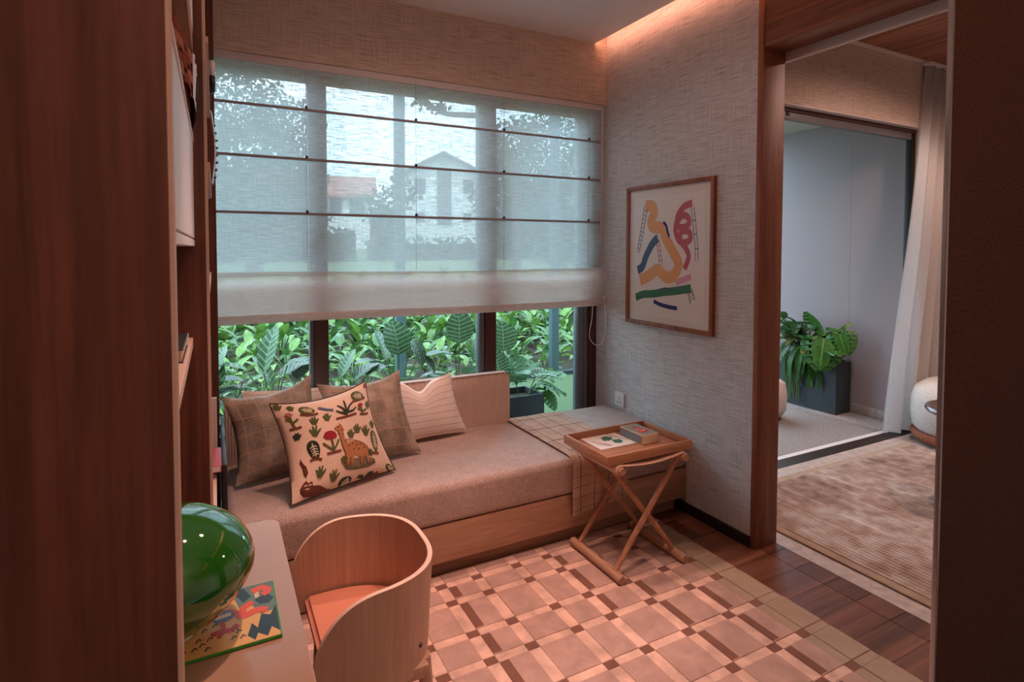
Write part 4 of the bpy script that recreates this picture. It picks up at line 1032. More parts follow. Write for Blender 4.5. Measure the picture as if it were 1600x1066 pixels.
def monstera_mesh(name, mat):
    mb = MB()
    # heart shaped blade with deep side splits: one lobe strip after another from the midrib
    for s in (-1, 1):
        n = 7
        for k in range(n):
            y0, y1 = k / n, (k + 0.88) / n
            w = lambda y: 0.54 * math.sin(PI * min(1, 0.24 + 0.76 * y)) ** 0.6
            inn = 0.45 if 0 < k < n - 1 else 1.0
            for j in range(4):
                a0, a1 = j / 4, (j + 1) / 4
                def pt(a, yy):
                    x = s * a * w(yy); return (x, yy - 0.12 * a + 0.10 * a * a - (0.22 * a if k == 0 else 0), 0.10 * a - 0.30 * yy * yy - 0.18 * a * a)
                g = (k + 1) / n if a1 <= 0.51 else y1
                q = [pt(a0, y0), pt(a1, y0), pt(a1, g), pt(a0, (k + 1) / n if a0 < 0.5 else y1)]
                f = mb.bm.faces.new([mb.bm.verts.new(v) for v in (q if s > 0 else reversed(q))])
                uvs = [(0.5 + s * a0 / 2, y0), (0.5 + s * a1 / 2, y0), (0.5 + s * a1 / 2, g), (0.5 + s * a0 / 2, g)]
                for l, w_ in zip(f.loops, uvs if s > 0 else uvs[::-1]): l[mb.uv].uv = w_
    o_ = mb.build(name, mat, None, angle=60); me = o_.data; bpy.data.objects.remove(o_); return me

G_orb = m_leaf('orbifolia_leaf', lin(62, 92, 56), lin(118, 150, 106), 8, 0.30, 0.13, 0.35)
G_dark = m_leaf('dark_striped_leaf', lin(36, 56, 38), lin(104, 132, 92), 7, 0.7, 0.15, 0.35)
G_bed = m_leaf('bed_leaf', lin(88, 124, 50), lin(124, 154, 90), 0, rough=0.33)
G_bed2 = m_leaf('bed_leaf_deep', lin(62, 98, 48), lin(96, 130, 78), 0, rough=0.3)
G_fern = m_leaf('fern_leaf', lin(70, 112, 66), lin(70, 112, 66), 0)
G_mon = m_leaf('monstera_leaf', lin(58, 112, 40), lin(104, 150, 74), 0, rough=0.35)
G_olive = m_leaf('olive_leaf', lin(120, 118, 58), lin(160, 140, 90), 0)
STEM = m_plain('stem', lin(74, 104, 54), 0.5)
L_round = leaf_mesh('leaf', G_orb, 1.0, 0.95, 0.14, 0.20, 10, 18, 0.02, 0.44)
L_dark = leaf_mesh('leaf', G_dark, 0.52, 0.8, 0.25, 0.30, 6, 12, 0.05, 0.6)
L_lance = leaf_mesh('leaf', G_orb, 0.30, 0.8, 0.4, 0.30, 6, 12, 0.05, 0.7)
L_bed = leaf_mesh('leaf', G_bed, 0.42, 0.75, 0.35, 0.42, 4, 7, 0.03, 0.7)
L_bed2 = leaf_mesh('leaf', G_bed2, 0.40, 0.75, 0.35, 0.55, 4, 7, 0.03, 0.7)
L_mon = monstera_mesh('leaf', G_mon)
L_frond = frond_mesh('frond', G_fern)
L_long = leaf_mesh('leaf', G_mon, 0.22, 0.8, 0.3, 0.45, 4, 8, 0.04, 0.7)
L_olive = leaf_mesh('leaf', G_olive, 0.34, 0.8, 0.3, 0.25, 4, 8, 0.03, 0.7)
def add_leaf(t, me, base, yaw, pitch, size, roll=0.0, name='leaf'):
    o = obj(name, me, t)
    o.matrix_basis = Matrix.Translation(Vector(base) - Vector(t.location)) @ Matrix.Rotation(yaw, 4, 'Z') @ Matrix.Rotation(pitch, 4, 'X') @ Matrix.Rotation(roll, 4, 'Y') @ Matrix.Diagonal((size, size, size, 1))
    return o
def stems(t, root, ends, r=0.004, name='stem'):
    mb = MB()
    for e in ends:
        a, b_ = Vector(root), Vector(e); m_ = a.lerp(b_, 0.55) + Vector((0, 0, 0.12 * (b_ - a).length))
        mb.tube([a, a.lerp(m_, 0.5) + Vector((0, 0, 0.03 * (b_ - a).length)), m_, b_], r, 6)
    mb.build(name, STEM, t)

# planter trough just outside the window
pb = thing('planter_trough', 'long dark planter trough outside the window behind the daybed', 'planter', (1.05, 3.65, 0))
mb = MB(); X0, X1, Y0, Y1, Z1 = -0.10, 2.118, 3.52, 3.80, 0.345
for b_ in ((X0, Y0, 0, X1, Y0 + 0.02, Z1), (X0, Y1 - 0.02, 0, X1, Y1, Z1), (X0, Y0 + 0.02, 0, X0 + 0.02, Y1 - 0.02, Z1), (X1 - 0.02, Y0 + 0.02, 0, X1, Y1 - 0.02, Z1), (X0 + 0.02, Y0 + 0.02, 0, X1 - 0.02, Y1 - 0.02, 0.02)): mb.box(*b_)
M['charcoal'] = m_plain('charcoal_planter', lin(42, 49, 55), 0.6, noise_amt=0.2, nscale=9)
mb.build('trough', M['charcoal'], pb)
M['soil'] = m_plain('soil', lin(66, 56, 46), 0.95, noise_amt=0.4, nscale=60)
s_ = MB().box(X0 + 0.021, Y0 + 0.021, 0.021, X1 - 0.021, Y1 - 0.021, 0.30).build('soil', M['soil'], pb); s_['kind'] = 'stuff'

def trough_plant(nm, label, cat, x, leaves, y=3.66):
    root = (x, y, 0.301); t = thing(nm, label, cat, root, 0, 'plants in the window trough')
    ends = []
    for me, bx_, bz, yaw, pitch, size, *rest in leaves:
        by = y + (rest[0] if rest else 0.0)
        base = (bx_, by, bz); ends.append(base)
        add_leaf(t, me, base, R(yaw), R(pitch), size, R(rest[1]) if len(rest) > 1 else 0.0, 'frond' if me is L_frond else 'leaf')
    stems(t, root, ends)
    return t
# leaf: mesh, base x, base z, yaw (180 faces the window), pitch, size
trough_plant('round_leaf_calathea', 'striped plant with the largest round upright leaf rising left of the second mullion', 'plant', 1.50,
    [(L_round, 1.50, 0.745, 8, 96, 0.225, -0.02), (L_round, 1.575, 0.52, 190, 40, 0.20, -0.02), (L_dark, 1.46, 0.66, 95, 22, 0.26, -0.04), (L_round, 1.42, 0.50, 120, 25, 0.20), (L_lance, 1.62, 0.60, -30, 70, 0.2)])
trough_plant('round_leaf_calathea', 'striped plant with two broad green leaves beside the second mullion, right pane', 'plant', 1.88,
    [(L_round, 1.845, 0.66, -12, 88, 0.22, -0.02), (L_round, 1.80, 0.50, 12, 75, 0.19, -0.05), (L_round, 1.93, 0.48, 200, 20, 0.16)])
trough_plant('round_leaf_calathea', 'striped plant with broad leaves low in the middle pane, behind the tweed cushion', 'plant', 1.08,
    [(L_round, 1.065, 0.70, 14, 84, 0.24, -0.03, 10), (L_round, 1.00, 0.66, 60, 80, 0.22, 0.02), (L_dark, 1.15, 0.80, 200, -40, 0.20, -0.06), (L_dark, 1.20, 0.70, 220, -30, 0.18, -0.05), (L_dark, 0.98, 0.64, 110, 30, 0.24, -0.04), (L_round, 1.10, 0.52, 170, 30, 0.18), (L_dark, 1.22, 0.52, 250, 30, 0.18)])
trough_plant('striped_calathea', 'dark striped plant showing between the two tweed cushions in the middle pane', 'plant', 0.72,
    [(L_lance, 0.62, 0.62, 40, 60, 0.26), (L_lance, 0.70, 0.58, -35, 50, 0.28), (L_dark, 0.78, 0.56, -60, 35, 0.24), (L_dark, 0.86, 0.58, -70, 25, 0.24), (L_lance, 0.58, 0.52, 70, 45, 0.24), (L_dark, 0.70, 0.50, 160, 30, 0.2)])
trough_plant('striped_calathea', 'grey-green striped plant with long leaves above the left tweed cushion', 'plant', 0.30,
    [(L_lance, 0.25, 0.66, -25, 66, 0.36, -0.02), (L_lance, 0.16, 0.68, 62, 20, 0.28), (L_dark, 0.38, 0.70, -80, 14, 0.26, -0.04), (L_dark, 0.34, 0.62, -60, 30, 0.24), (L_lance, 0.30, 0.56, 30, 58, 0.28), (L_dark, 0.44, 0.60, -30, 40, 0.22), (L_lance, 0.20, 0.56, 100, 20, 0.24)])
trough_plant('striped_calathea', 'pinnate striped plant at the far left edge of the window beside the bookshelf', 'plant', 0.06,
    [(L_dark, 0.14, 0.62, 85, 12, 0.30), (L_dark, 0.16, 0.58, 110, 5, 0.26), (L_lance, 0.02, 0.60, 20, 62, 0.30), (L_lance, -0.02, 0.66, -20, 50, 0.28), (L_dark, 0.10, 0.50, 150, 20, 0.24)])
trough_plant('fern', 'feathery fern spilling from the right end of the trough', 'plant', 1.98,
    [(L_frond, 1.96, 0.40, a, p, 0.34 + 0.05 * (i % 3)) for i, (a, p) in enumerate(((70, 40), (40, 55), (5, 62), (-30, 55), (-60, 40), (-85, 25), (110, 30), (150, 35), (-130, 30), (20, 40), (-10, 35)))])
trough_plant('dropping_palm', 'drooping broad-fingered plant hanging over the right end of the trough', 'plant', 2.06,
    [(L_mon, 2.20, 0.44, -70, 18, 0.20, -0.04), (L_mon, 2.12, 0.42, -110, -10, 0.22, -0.08), (L_long, 2.10, 0.40, -90, -5, 0.26, -0.05), (L_long, 2.12, 0.42, -75, 20, 0.24), (L_mon, 2.16, 0.36, -150, -35, 0.18, -0.06)])

# terrace outside: turf, kerb, posts
M['turf'] = m_fabric('turf_carpet', lin(60, 80, 50), lin(94, 112, 78), 240, 0.8, 0.0)
struct('terrace', [(-6, 3.12, -0.10, 12, 5.30, -0.008)], M['turf'])
kb = struct('kerb', [(-6, 5.30, -0.10, 12, 5.38, 0.035)], M['charcoal'])
M['post'] = m_plain('teal_grey_post', lin(72, 94, 100), 0.5)
for i, (x, lab) in enumerate(((1.585, 'teal grey metal post on the terrace edge seen through the middle pane'), (3.335, 'teal grey metal post on the terrace edge seen through the right pane'))):
    t = thing('terrace_post', lab, 'post', (x, 5.34, 0.035), 0, 'terrace posts')
    MB().box(x - 0.047, 5.305, 0.036, x + 0.047, 5.375, 3.3, 0.004).build('shaft', M['post'], t)
    MB().box(x - 0.07, 5.302, 0.0355, x + 0.07, 5.378, 0.045, 0.002).build('base_plate', M['post'], t)
def gz(x, y):
    """height of the garden bank"""
    return 0.0 + 0.62 * smoothstep(5.4, 14, y) + 0.75 * smoothstep(13, 30, y) + 0.02 * math.sin(2.3 * x) * math.cos(1.7 * y)
M['lawn'] = m_fabric('lawn_grass', lin(96, 112, 76), lin(128, 142, 104), 60, 0.8, 0.0)
mb = MB(); mb.grid(lambda u, v: (-8 + u * 40, 5.38 + v * 8.6, gz(-8 + u * 40, 5.38 + v * 8.6)), 60, 24); sb = mb.build('ground', M['soil']); sb['kind'] = 'structure'
mb = MB(); mb.grid(lambda u, v: (-20 + u * 70, 13.98 + v * 40, gz(-20 + u * 70, 13.98 + v * 40)), 30, 24); sb = mb.build('lawn', M['lawn']); sb['kind'] = 'structure'

# planting bed of broad leaved plants
def bed_clump_mesh(seed):
    r2 = random.Random(seed); mb = MB()
    for k in range(14):
        yaw = k * 2.4 + r2.uniform(-0.4, 0.4); pit = R(r2.uniform(15, 75)); sz = r2.uniform(0.15, 0.25); ln = r2.uniform(0.06, 0.26)
        mt = Matrix.Rotation(yaw, 4, 'Z') @ Matrix.Rotation(pit, 4, 'X'); b0 = mt @ Vector((0, ln, 0))
        mt2 = Matrix.Translation(b0) @ mt @ Matrix.Diagonal((sz, sz, sz, 1))
        src = bmesh.new(); src.from_mesh(L_bed.data if hasattr(L_bed, 'data') else L_bed); uvl = src.loops.layers.uv.active
        mp = {v: mb.bm.verts.new(mt2 @ v.co) for v in src.verts}
        for f in src.faces:
            nf = mb.bm.faces.new([mp[v] for v in f.verts]); nf.material_index = k % 2
            for l, l2 in zip(nf.loops, f.loops): l[mb.uv].uv = l2[uvl].uv
        src.free(); mb.tube([(0, 0, 0), b0], 0.006, 4, mi=1)
    o_ = mb.build('broad_leaf_plant', [G_bed, G_bed2], None, angle=80); me = o_.data; bpy.data.objects.remove(o_); return me
clumps = [bed_clump_mesh(s) for s in range(5)]
bed_pts = []; yy = 5.62
while yy < 12.6:
    xx = -0.05 * yy - 0.3
    step = 0.36 + 0.02 * (yy - 5.6)
    while xx < 0.78 * yy + 0.3:
        bed_pts.append((xx + rnd.uniform(-0.12, 0.12), yy + rnd.uniform(-0.13, 0.13))); xx += step * rnd.uniform(0.85, 1.25)
    yy += 0.36 + 0.025 * (yy - 5.6)
NEAR = [p for p in bed_pts if p[1] < 6.6]; FAR = [p for p in bed_pts if p[1] >= 6.6]
for (x, y) in NEAR:
    z = gz(x, y); t = thing('broad_leaf_plant', 'broad-leaved green plant growing in the front rows of the bank outside the window', 'plant', (x, y, z), 0, 'front rows of the planting bank')
    ends = []
    for k in range(11):
        yaw = k * 2.4 + rnd.uniform(-0.5, 0.5); pit = R(rnd.uniform(15, 78)); ln = rnd.uniform(0.10, 0.28); sz = rnd.uniform(0.15, 0.25)
        b0 = Matrix.Rotation(yaw, 3, 'Z') @ Matrix.Rotation(pit, 3, 'X') @ Vector((0, ln, 0)) + Vector((x, y, z)); ends.append(b0)
        add_leaf(t, L_bed if rnd.random() < 0.55 else L_bed2, b0, yaw, pit - 0.2, sz, rnd.uniform(-0.4, 0.4))
    stems(t, (x, y, z), ends, 0.006)
for i, (x, y) in enumerate(FAR[:290]):
    o = obj('broad_leaf_plant', clumps[i % 5]); o.location = (x, y, gz(x, y)); o.rotation_euler = (0, 0, rnd.uniform(0, 6.28)); s = rnd.uniform(0.9, 1.35); o.scale = (s, s, s)
    tag(o, 'broad-leaved green plant among the dense rear rows of the bank outside the window', 'plant', 'rear rows of the planting bank')

# hedge, trees, houses beyond the lawn
def scatter_leaves(mb, c, rad, n, size, r2, squash=0.8, shell=0.5):
    for _ in range(n):
        d = Vector((r2.gauss(0, 1), r2.gauss(0, 1), r2.gauss(0, 1))).normalized() * rad * (shell + (1 - shell) * r2.random())
        p = Vector(c) + Vector((d.x, d.y, d.z * squash))
        a = Vector((r2.gauss(0, 1), r2.gauss(0, 1), r2.gauss(0, 1))).normalized() * size; b_ = a.cross(Vector((r2.gauss(0, 1), r2.gauss(0, 1), r2.gauss(0, 1)))).normalized() * size * 0.55
        mb.bm.faces.new([mb.bm.verts.new(p + q) for q in (a, b_, -a, -b_)])
M['far_leaf'] = m_leaf('tree_leaf', lin(52, 72, 54), lin(52, 72, 54), 0, trans=0.3); M['bark'] = m_plain('bark', lin(92, 80, 70), 0.9, noise_amt=0.3)
def tree(label, x, y, blobs, trunk_r=0.22, leaf=0.16, dens=260):
    r2 = random.Random(int(x * 10 + y)); z = gz(x, y); t = thing('tree', label, 'tree', (x, y, z))
    mb = MB(); top = max(b_[2] for b_ in blobs)
    mb.tube([(x, y, z - 0.1), (x + 0.1, y, z + top * 0.4), (x, y, z + top * 0.7)], [trunk_r, trunk_r * 0.7, trunk_r * 0.3], 10)
    for bx_, by_, bz_, br in blobs: mb.tube([(x + 0.05, y, z + top * 0.35), (x + bx_ * 0.6, y + by_ * 0.5, z + bz_ * 0.75), (x + bx_, y + by_, z + bz_)], [trunk_r * 0.4, trunk_r * 0.22, 0.02], 6)
    mb.build('trunk', M['bark'], t)
    mb = MB()
    for bx_, by_, bz_, br in blobs: scatter_leaves(mb, (x + bx_, y + by_, z + bz_), br, int(dens * br * br), leaf, r2)
    mb.build('crown', M['far_leaf'], t, flat=True)
tree('dense spreading tree filling the left pane behind the blind', 0.9, 16.0, [(-1.0, 0, 1.9, 1.4), (0.8, 0.3, 1.7, 1.2), (0.0, 0, 3.0, 1.6), (-1.9, 0.2, 3.4, 1.4), (0.95, 0.2, 2.7, 1.0), (-0.6, 0, 4.4, 1.5), (-2.6, 0, 2.2, 1.4), (0.9, -0.3, 3.9, 0.9), (0.2, -0.4, 2.2, 1.3), (0.5, 0.5, 1.2, 1.0), (-0.6, -0.3, 1.1, 1.0)], 0.22, 0.075, 1100)
tree('broad leafy tree filling the right pane behind the blind', 9.6, 15.0, [(-1.2, 0, 2.3, 1.2), (0.6, 0.2, 2.6, 1.5), (-0.2, 0.3, 4.0, 1.4), (1.8, 0, 3.4, 1.5), (-0.6, 0, 1.2, 1.2), (1.2, 0, 1.2, 1.4), (2.6, 0.2, 2.0, 1.5), (-1.5, 0.2, 3.9, 1.1), (-1.6, 0, 1.3, 0.9), (-0.4, -0.3, 2.0, 1.3), (-2.0, 0.2, 2.2, 1.0), (-1.9, 0.1, 3.0, 0.8)], 0.20, 0.075, 1000)
t = thing('tree', 'slender tree with a long leafy branch crossing the top of the middle pane', 'tree', (4.9, 9.4, gz(4.9, 9.4)))
MB().tube([(5.05, 9.4, 0.2), (5.0, 9.4, 2.4), (4.75, 9.3, 3.35), (4.1, 9.1, 3.72), (3.5, 9.0, 3.66), (3.1, 9.0, 3.78), (2.8, 9.0, 3.95)], [0.09, 0.08, 0.07, 0.055, 0.045, 0.03, 0.012], 8).build('trunk', M['bark'], t)
mb = MB(); r2 = random.Random(5)
for c in ((3.05, 9.0, 3.82), (2.75, 9.0, 4.0), (3.35, 9, 3.74), (2.5, 9, 4.05)): scatter_leaves(mb, c, 0.20, 55, 0.06, r2, 0.7, 0.2)
mb.build('crown', M['far_leaf'], t, flat=True)
def hedge(label, x0, x1, y, h, d, seed):
    z = gz((x0 + x1) / 2, y); t = thing('hedge', label, 'hedge', ((x0 + x1) / 2, y, z)); mb = MB(); r2 = random.Random(seed)
    mb.box(x0, y - d / 2 + 0.1, z - 0.2, x1, y + d / 2 - 0.1, z + h - 0.15)
    n = int((x1 - x0) * h * 70)
    for _ in range(n):
        p = Vector((r2.uniform(x0, x1), y - d / 2 + r2.uniform(-0.08, 0.15), z + r2.uniform(0, h))) if r2.random() < 0.7 else Vector((r2.uniform(x0, x1), y + r2.uniform(-d / 2, d / 2), z + h + r2.uniform(-0.2, 0.1)))
        a = Vector((r2.gauss(0, 1), r2.gauss(0, 1), r2.gauss(0, 1))).normalized() * 0.13; b_ = a.cross(Vector((r2.gauss(0, 1), r2.gauss(0, 1), r2.gauss(0, 1)))).normalized() * 0.08
        mb.bm.faces.new([mb.bm.verts.new(p + q) for q in (a, b_, -a, -b_)])
    mb.build('foliage', M['far_leaf'], t, flat=True)
hedge('clipped dark green hedge across the lawn behind the left pane', -2.0, 4.6, 21.5, 1.1, 1.2, 1)
hedge('low clipped hedge across the lawn in front of the gabled house', 5.2, 17.0, 21.5, 0.75, 1.0, 2)
hedge('tall dark line of shrubs behind the houses across the garden', 2.0, 24.0, 40.0, 2.9, 2.0, 3)
HW, HR, HG, HO = m_plain('house_render', lin(226, 224, 222), 0.8), m_plain('slate_roof', lin(112, 108, 110), 0.8), m_plain('house_glass', lin(70, 84, 92), 0.2), m_plain('terracotta_roof', lin(172, 116, 104), 0.8)
def house(label, cx, cy, rz, w, z0, ze, zr, depth, roofmat, wins, pier=None, side_on=False):
    """gabled house; local x along the front, front at y = 0"""
    t = thing('house', label, 'house', (cx, cy, z0 - 2), R(rz))
    h0 = -0.0; e, r_ = ze - z0 + 2, zr - z0 + 2; b0 = 2.0
    if side_on:
        MB().box(-w / 2, 0, 0, w / 2, depth, e).build('wall', HW, t)
        for y0, y1 in ((-0.5, depth / 2), (depth + 0.5, depth / 2)):
            mb = MB(); mb.prism([(y1, r_), (y0, e - 0.1), (y0, e - 0.24), (y1, r_ - 0.14)], lambda a, b_, h: (h, a, b_), -w / 2 - 0.4, w / 2 + 0.4); mb.build('roof', roofmat, t)
    else:
        mb = MB(); mb.prism([(-w / 2, 0), (w / 2, 0), (w / 2, e), (0, r_ - 0.12), (-w / 2, e)], lambda a, b_, h: (a, h, b_), 0, depth); mb.build('wall', HW, t)
        for s_ in (-1, 1):
            mb = MB(); mb.prism([(0, r_), (s_ * (w / 2 + 0.5), e - 0.16), (s_ * (w / 2 + 0.5), e - 0.30), (0, r_ - 0.14)], lambda a, b_, h: (a, h, b_), -0.5, depth + 0.3); mb.build('roof', roofmat, t)
    for (a, b_, c, d) in wins:
        f = MB().box(a - 0.06, -0.05, b0 + b_ - 0.06, c + 0.06, -0.005, b0 + d + 0.06).build('window', HR, t); MB().box(a, -0.07, b0 + b_, c, -0.051, b0 + d).build('pane', HG, f)
    if pier: MB().box(pier[0], -0.06, b0 + pier[1], pier[2], -0.01, b0 + pier[3]).build('pier', HR, t)
house('white gabled house with grey roof and dark central pier behind the middle pane', 10.0, 26.2, -21, 4.1, 2.6, 5.0, 6.1, 6, HR, [(-1.35, 1.6, -0.95, 2.15), (1.0, 1.6, 1.4, 2.15), (-1.3, 0.2, -1.0, 0.5), (1.0, 0.2, 1.3, 0.5)], (-0.33, 0.0, 0.36, 2.7))
house('pale house with terracotta roof behind the left part of the middle pane', 6.2, 31, -12, 2.6, 2.5, 4.35, 5.5, 4, HO, [(-0.7, 0.8, -0.2, 1.5), (0.3, 0.8, 0.8, 1.5)], None, True)
house('low terracotta roofed house behind the dense tree at left', 1.6, 33, -4, 4.6, 2.5, 4.5, 5.5, 4, HO, [(-1.6, 0.8, -0.9, 1.5), (0.4, 0.8, 1.2, 1.5)], None, True)
tree('rounded tree between the two houses behind the middle pane', 7.4, 25.0, [(-0.4, 0, 2.3, 1.0), (0.3, 0, 2.7, 0.8), (-1.2, 0, 2.0, 0.9)], 0.12, 0.12)
tree('rounded tree beside the gabled house at the right', 13.6, 24.0, [(0, 0, 2.4, 1.3), (0.9, 0, 3.0, 1.2), (-0.8, 0, 1.9, 1.0)], 0.14, 0.14)

# ------------------------------------------------------------------ living room and balcony things
# ribbed rug: low loop blocks with fine ribs
m, nt, b, o = newmat('ribbed_rug')
tc = nt.nodes.new('ShaderNodeTexCoord'); sx = nt.nodes.new('ShaderNodeSeparateXYZ'); nt.links.new(tc.outputs['Object'], sx.inputs[0])
n1 = node(nt, 'ShaderNodeTexNoise', Scale=2.2, Detail=4.0, Distortion=0.8); nt.links.new(tc.outputs['Object'], n1.inputs['Vector'])
n2 = node(nt, 'ShaderNodeTexNoise', Scale=14.0, Detail=4.0); nt.links.new(tc.outputs['Object'], n2.inputs['Vector'])
f = math_(nt, 'ADD', math_(nt, 'MULTIPLY', n1.outputs['Fac'], 0.6), math_(nt, 'MULTIPLY', n2.outputs['Fac'], 0.4))
c0 = ramp(nt, f, [(0.36, lin(124, 100, 90)), (0.5, lin(170, 146, 134)), (0.64, lin(200, 190, 184))])
rib = math_(nt, 'FRACT', math_(nt, 'MULTIPLY', sx.outputs[0], 38.0)); rib = math_(nt, 'ABSOLUTE', math_(nt, 'SUBTRACT', rib, 0.5))
nt.links.new(mixc(nt, 0.35, c0, ramp(nt, rib, [(0.1, (0.5, 0.5, 0.5, 1)), (0.35, (1, 1, 1, 1))]), 'MULTIPLY'), b.inputs['Base Color'])
b.inputs['Roughness'].default_value = 0.95; b.inputs['Specular IOR Level'].default_value = 0.1
M['ribbed'] = m
lr = thing('area_rug', 'ribbed taupe and silver rug on the living room stone floor', 'rug', (3.5, 1.3, 0))
MB().box(2.452, 0.2, 0.0, 5.4, 2.262, 0.008, 0.003, 1).build('backing', m_pile('rug_binding', lin(160, 134, 112)), lr)
mb = MB(); x = 2.50
while x < 5.35:
    y0 = 0.25 + rnd.uniform(0, 0.3)
    while y0 < 2.20:
        y1 = min(2.215, y0 + rnd.uniform(0.25, 0.6))
        if rnd.random() < 0.82: mb.box(x, y0, 0.004, x + 0.0185, y1 - 0.01, 0.0125, 0.002, 1)
        y0 = y1
    x += 0.0263
o_ = mb.build('rib_loops', M['ribbed'], lr); o_['kind'] = 'stuff'
MB().box(2.505, 0.25, 0.008, 5.33, 2.21, 0.0095).build('ground_weave', M['ribbed'], lr)

# linen curtain drawn to the right end of the opening
ct = thing('curtain', 'pale full-length linen curtain drawn to the right of the balcony opening', 'curtain', (4.75, 2.42, 0))
def curt(u, v):
    z = 2.77 - v * 2.74; x = 4.70 - 0.29 * v + u * (0.75 + 0.16 * v); ph = u * 2 * PI * 6.5
    amp = 0.022 + 0.022 * v
    return (x + 0.012 * math.sin(ph * 2 + 1), 2.335 + 0.060 * smoothstep(0.3, 1.0, v) * (1 - u) + amp * math.sin(ph + 0.5 * math.sin(3 * v)), z)
mb = MB(); mb.grid(curt, 160, 24); mb.build('drape', M['curtain'], ct, angle=80)
mb = MB(); mb.grid(lambda u, v: Vector(curt(u, v * 0.045)) + Vector((0, -0.002, 0)), 160, 2); mb.build('heading_tape', M['curtain'], ct, angle=80)
MB().box(4.68, 2.30, 2.772, 5.6, 2.365, 2.79, 0.002).build('curtain_track', M['white_trim'], ct)

# rounded armchair and small table mostly hidden behind the near panel
pf = thing('lounge_chair', 'rounded pale tweed lounge chair with brown leather base band in the living room', 'armchair', (4.74, 2.005, 0.0))
bouc = m_fabric('boucle', lin(178, 170, 164), lin(212, 206, 200), 160, 0.8)
CX, CY = 4.74, 2.005
MB().lathe([(0, 0.10), (0.345, 0.10), (0.372, 0.13), (0.385, 0.22), (0.380, 0.33), (0.355, 0.40), (0.29, 0.445), (0, 0.46)], (CX, CY, 0), 56, 1.0, 0.92).build('upholstered_body', bouc, pf, angle=70)
MB().lathe([(0.0, 0.028), (0.335, 0.028), (0.365, 0.045), (0.382, 0.075), (0.37, 0.102), (0.0, 0.102)], (CX, CY, 0), 56, 1.0, 0.92).build('leather_band', m_fabric('brown_leather', lin(128, 76, 58), lin(156, 98, 76), 90, 0.1, 0), pf, angle=60)
MB().lathe([(0.0, 0.0125), (0.25, 0.0125), (0.25, 0.03), (0.0, 0.03)], (CX, CY, 0), 40).build('plinth', M['black'], pf)
st = thing('side_table', 'small dark brown round side table in front of the pale lounge chair', 'table', (3.60, 1.50, 0))
MB().lathe([(0, 0.508), (0.205, 0.508), (0.222, 0.516), (0.228, 0.528), (0.222, 0.541), (0.205, 0.546), (0.19, 0.541), (0, 0.541)], (3.60, 1.50, 0), 48).build('table_top', m_plain('dark_walnut_top', lin(70, 50, 50), 0.25, coat=0.4), st, angle=50)
MB().lathe([(0, 0.0125), (0.14, 0.0125), (0.14, 0.03), (0.02, 0.05), (0.018, 0.51), (0, 0.51)], (3.60, 1.50, 0), 32).build('pedestal', M['dark_bronze'], st)

# balcony planter with monstera, fern and trailing plants
PX0, PX1, PY0_, PY1_, PZ = 4.625, 4.828, 2.925, 3.80, 0.44
pl2 = thing('balcony_planter', 'tall dark rectangular planter against the balcony wall', 'planter', (4.73, 3.4, 0))
mb = MB()
for b_ in ((PX0, PY0_, 0, PX0 + 0.02, PY1_, PZ), (PX1 - 0.02, PY0_, 0, PX1, PY1_, PZ), (PX0 + 0.02, PY0_, 0, PX1 - 0.02, PY0_ + 0.02, PZ), (PX0 + 0.02, PY1_ - 0.02, 0, PX1 - 0.02, PY1_, PZ), (PX0 + 0.02, PY0_ + 0.02, 0, PX1 - 0.02, PY1_ - 0.02, 0.03)): mb.box(*b_)
mb.build('trough', M['charcoal'], pl2)
s_ = MB().box(PX0 + 0.021, PY0_ + 0.021, 0.031, PX1 - 0.021, PY1_ - 0.021, 0.40).build('soil', M['soil'], pl2); s_['kind'] = 'stuff'
ZS = 0.401
def balc(nm, label, root, leaves, stem=True, sr=0.005):
    t = thing(nm, label, 'plant', root, 0, 'plants in the balcony planter'); ends = []
    for me, base, yaw, pitch, size, *r_ in leaves:
        add_leaf(t, me, base, R(yaw), R(pitch), size, R(r_[0]) if r_ else 0, 'frond' if me is L_frond else 'leaf'); ends.append(base)
    if stem: stems(t, root, ends, sr)
    return t
# yaw 90 points a leaf towards -x, the viewer's side
balc('monstera', 'monstera with big split green leaves at the right end of the balcony planter', (4.73, 3.02, ZS),
    [(L_mon, (4.64, 3.04, 0.68), 112, -52, 0.33, -6), (L_mon, (4.66, 3.12, 0.66), 40, 80, 0.22, 30), (L_mon, (4.655, 2.93, 0.72), 150, -62, 0.22, 40), (L_mon, (4.70, 3.12, 0.60), 60, 30, 0.2), (L_mon, (4.70, 2.97, 0.55), 120, 10, 0.18)])
balc('spotted_croton', 'olive and yellow-leaved plant in the middle of the balcony planter', (4.72, 3.24, ZS),
    [(L_olive, (4.66, 3.20 + 0.028 * k, 0.52 + 0.06 * (k % 3)), a, p, 0.23) for k, (a, p) in enumerate(((110, 10), (60, 30), (80, -10), (130, 35), (30, 50), (160, 25), (95, 50), (75, 5)))])
balc('rubber_plant', 'dark green broad-leaved plant at the rear of the balcony planter', (4.74, 3.33, ZS),
    [(L_bed2, (4.70, 3.24 + 0.035 * k, 0.56 + 0.06 * (k % 4)), a, p, 0.24) for k, (a, p) in enumerate(((100, 20), (70, 40), (40, 60), (120, 5), (85, -15), (150, 30), (20, 40), (110, 55)))])
balc('fern', 'green fern at the left end of the balcony planter beside the door lining', (4.72, 3.46, ZS),
    [(L_frond, (4.67, 3.36, 0.56), a, p, 0.36) for a, p in ((90, 40), (60, 55), (120, 50), (140, 35), (170, 50), (40, 40), (100, 20), (75, 70), (110, 0), (150, 10), (130, 65), (95, -15))])
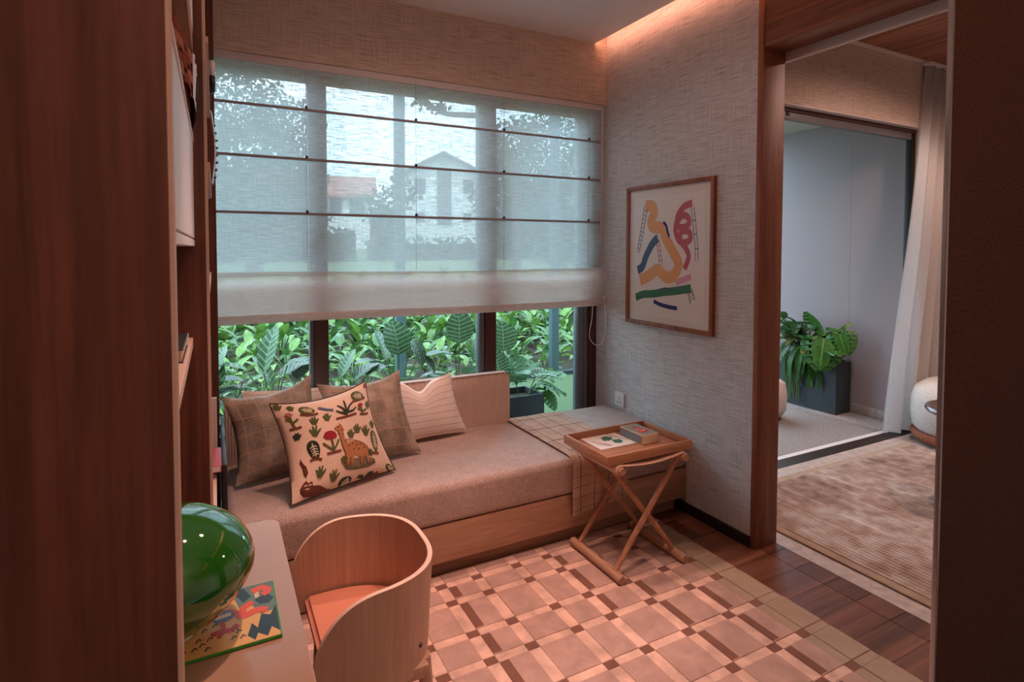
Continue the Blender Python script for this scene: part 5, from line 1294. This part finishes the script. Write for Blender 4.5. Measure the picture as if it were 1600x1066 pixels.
balc('dark_leaf_plant', 'dark purple-leaved plant arching at the top of the balcony planter', (4.75, 3.30, ZS),
    [(L_dark, (4.72, 3.22, 0.70), 120, 15, 0.22), (L_dark, (4.72, 3.34, 0.68), 70, 10, 0.22), (L_dark, (4.72, 3.20, 0.62), 100, -20, 0.2), (L_lance, (4.72, 3.28, 0.66), 20, 30, 0.26)])
balc('birds_nest_fern', 'bright green plant with long leaves hanging over the front of the balcony planter', (4.68, 3.14, ZS + 0.02),
    [(L_long, (4.62, 3.24, 0.56), 105, -48, 0.28), (L_long, (4.62, 3.20, 0.60), 120, -30, 0.26), (L_long, (4.63, 3.30, 0.52), 80, -50, 0.28), (L_long, (4.635, 3.15, 0.50), 130, -62, 0.30), (L_long, (4.62, 3.12, 0.47), 150, -70, 0.26), (L_long, (4.62, 3.16, 0.42), 80, -72, 0.26), (L_long, (4.61, 3.15, 0.32), 100, -82, 0.24), (L_long, (4.62, 3.18, 0.46), 40, -65, 0.24), (L_long, (4.615, 3.10, 0.40), 165, -55, 0.24), (L_long, (4.62, 3.20, 0.50), 95, -50, 0.22)])
t = thing('string_plant', 'mass of thin trailing green strands hanging down the balcony planter', 'plant', (4.66, 3.32, ZS), 0, 'plants in the balcony planter')
mb = MB(); r2 = random.Random(9)
for k in range(90):
    y = 3.24 + r2.random() * 0.17; ln = r2.uniform(0.15, 0.42)
    x0 = 4.612 - r2.random() * 0.03
    mb.tube([(4.665, y, 0.405), (4.635, y, 0.462), (x0, y + r2.uniform(-0.02, 0.02), 0.44), (x0 - 0.004, y + r2.uniform(-0.03, 0.02), 0.44 - ln * 0.5), (x0, y + r2.uniform(-0.04, 0.03), 0.45 - ln)], 0.0022, 4)
o_ = mb.build('strands', m_plain('strand_green', lin(84, 116, 62), 0.6), t); o_['kind'] = 'stuff'
ps = thing('outdoor_stool', 'rounded pinkish stool just showing beside the door lining on the balcony', 'stool', (4.06, 3.17, 0))
MB().lathe([(0, 0.03), (0.13, 0.03), (0.16, 0.08), (0.165, 0.2), (0.15, 0.30), (0.10, 0.33), (0, 0.335)], (4.06, 3.17, 0), 36).build('cushioned_body', m_fabric('stool_cloth', lin(176, 160, 156), lin(200, 186, 182), 200), ps, angle=70)
MB().lathe([(0, 0.0), (0.12, 0.0), (0.12, 0.03), (0, 0.03)], (4.06, 3.17, -0.002), 36).build('foot_ring', M['dark_bronze'], ps)
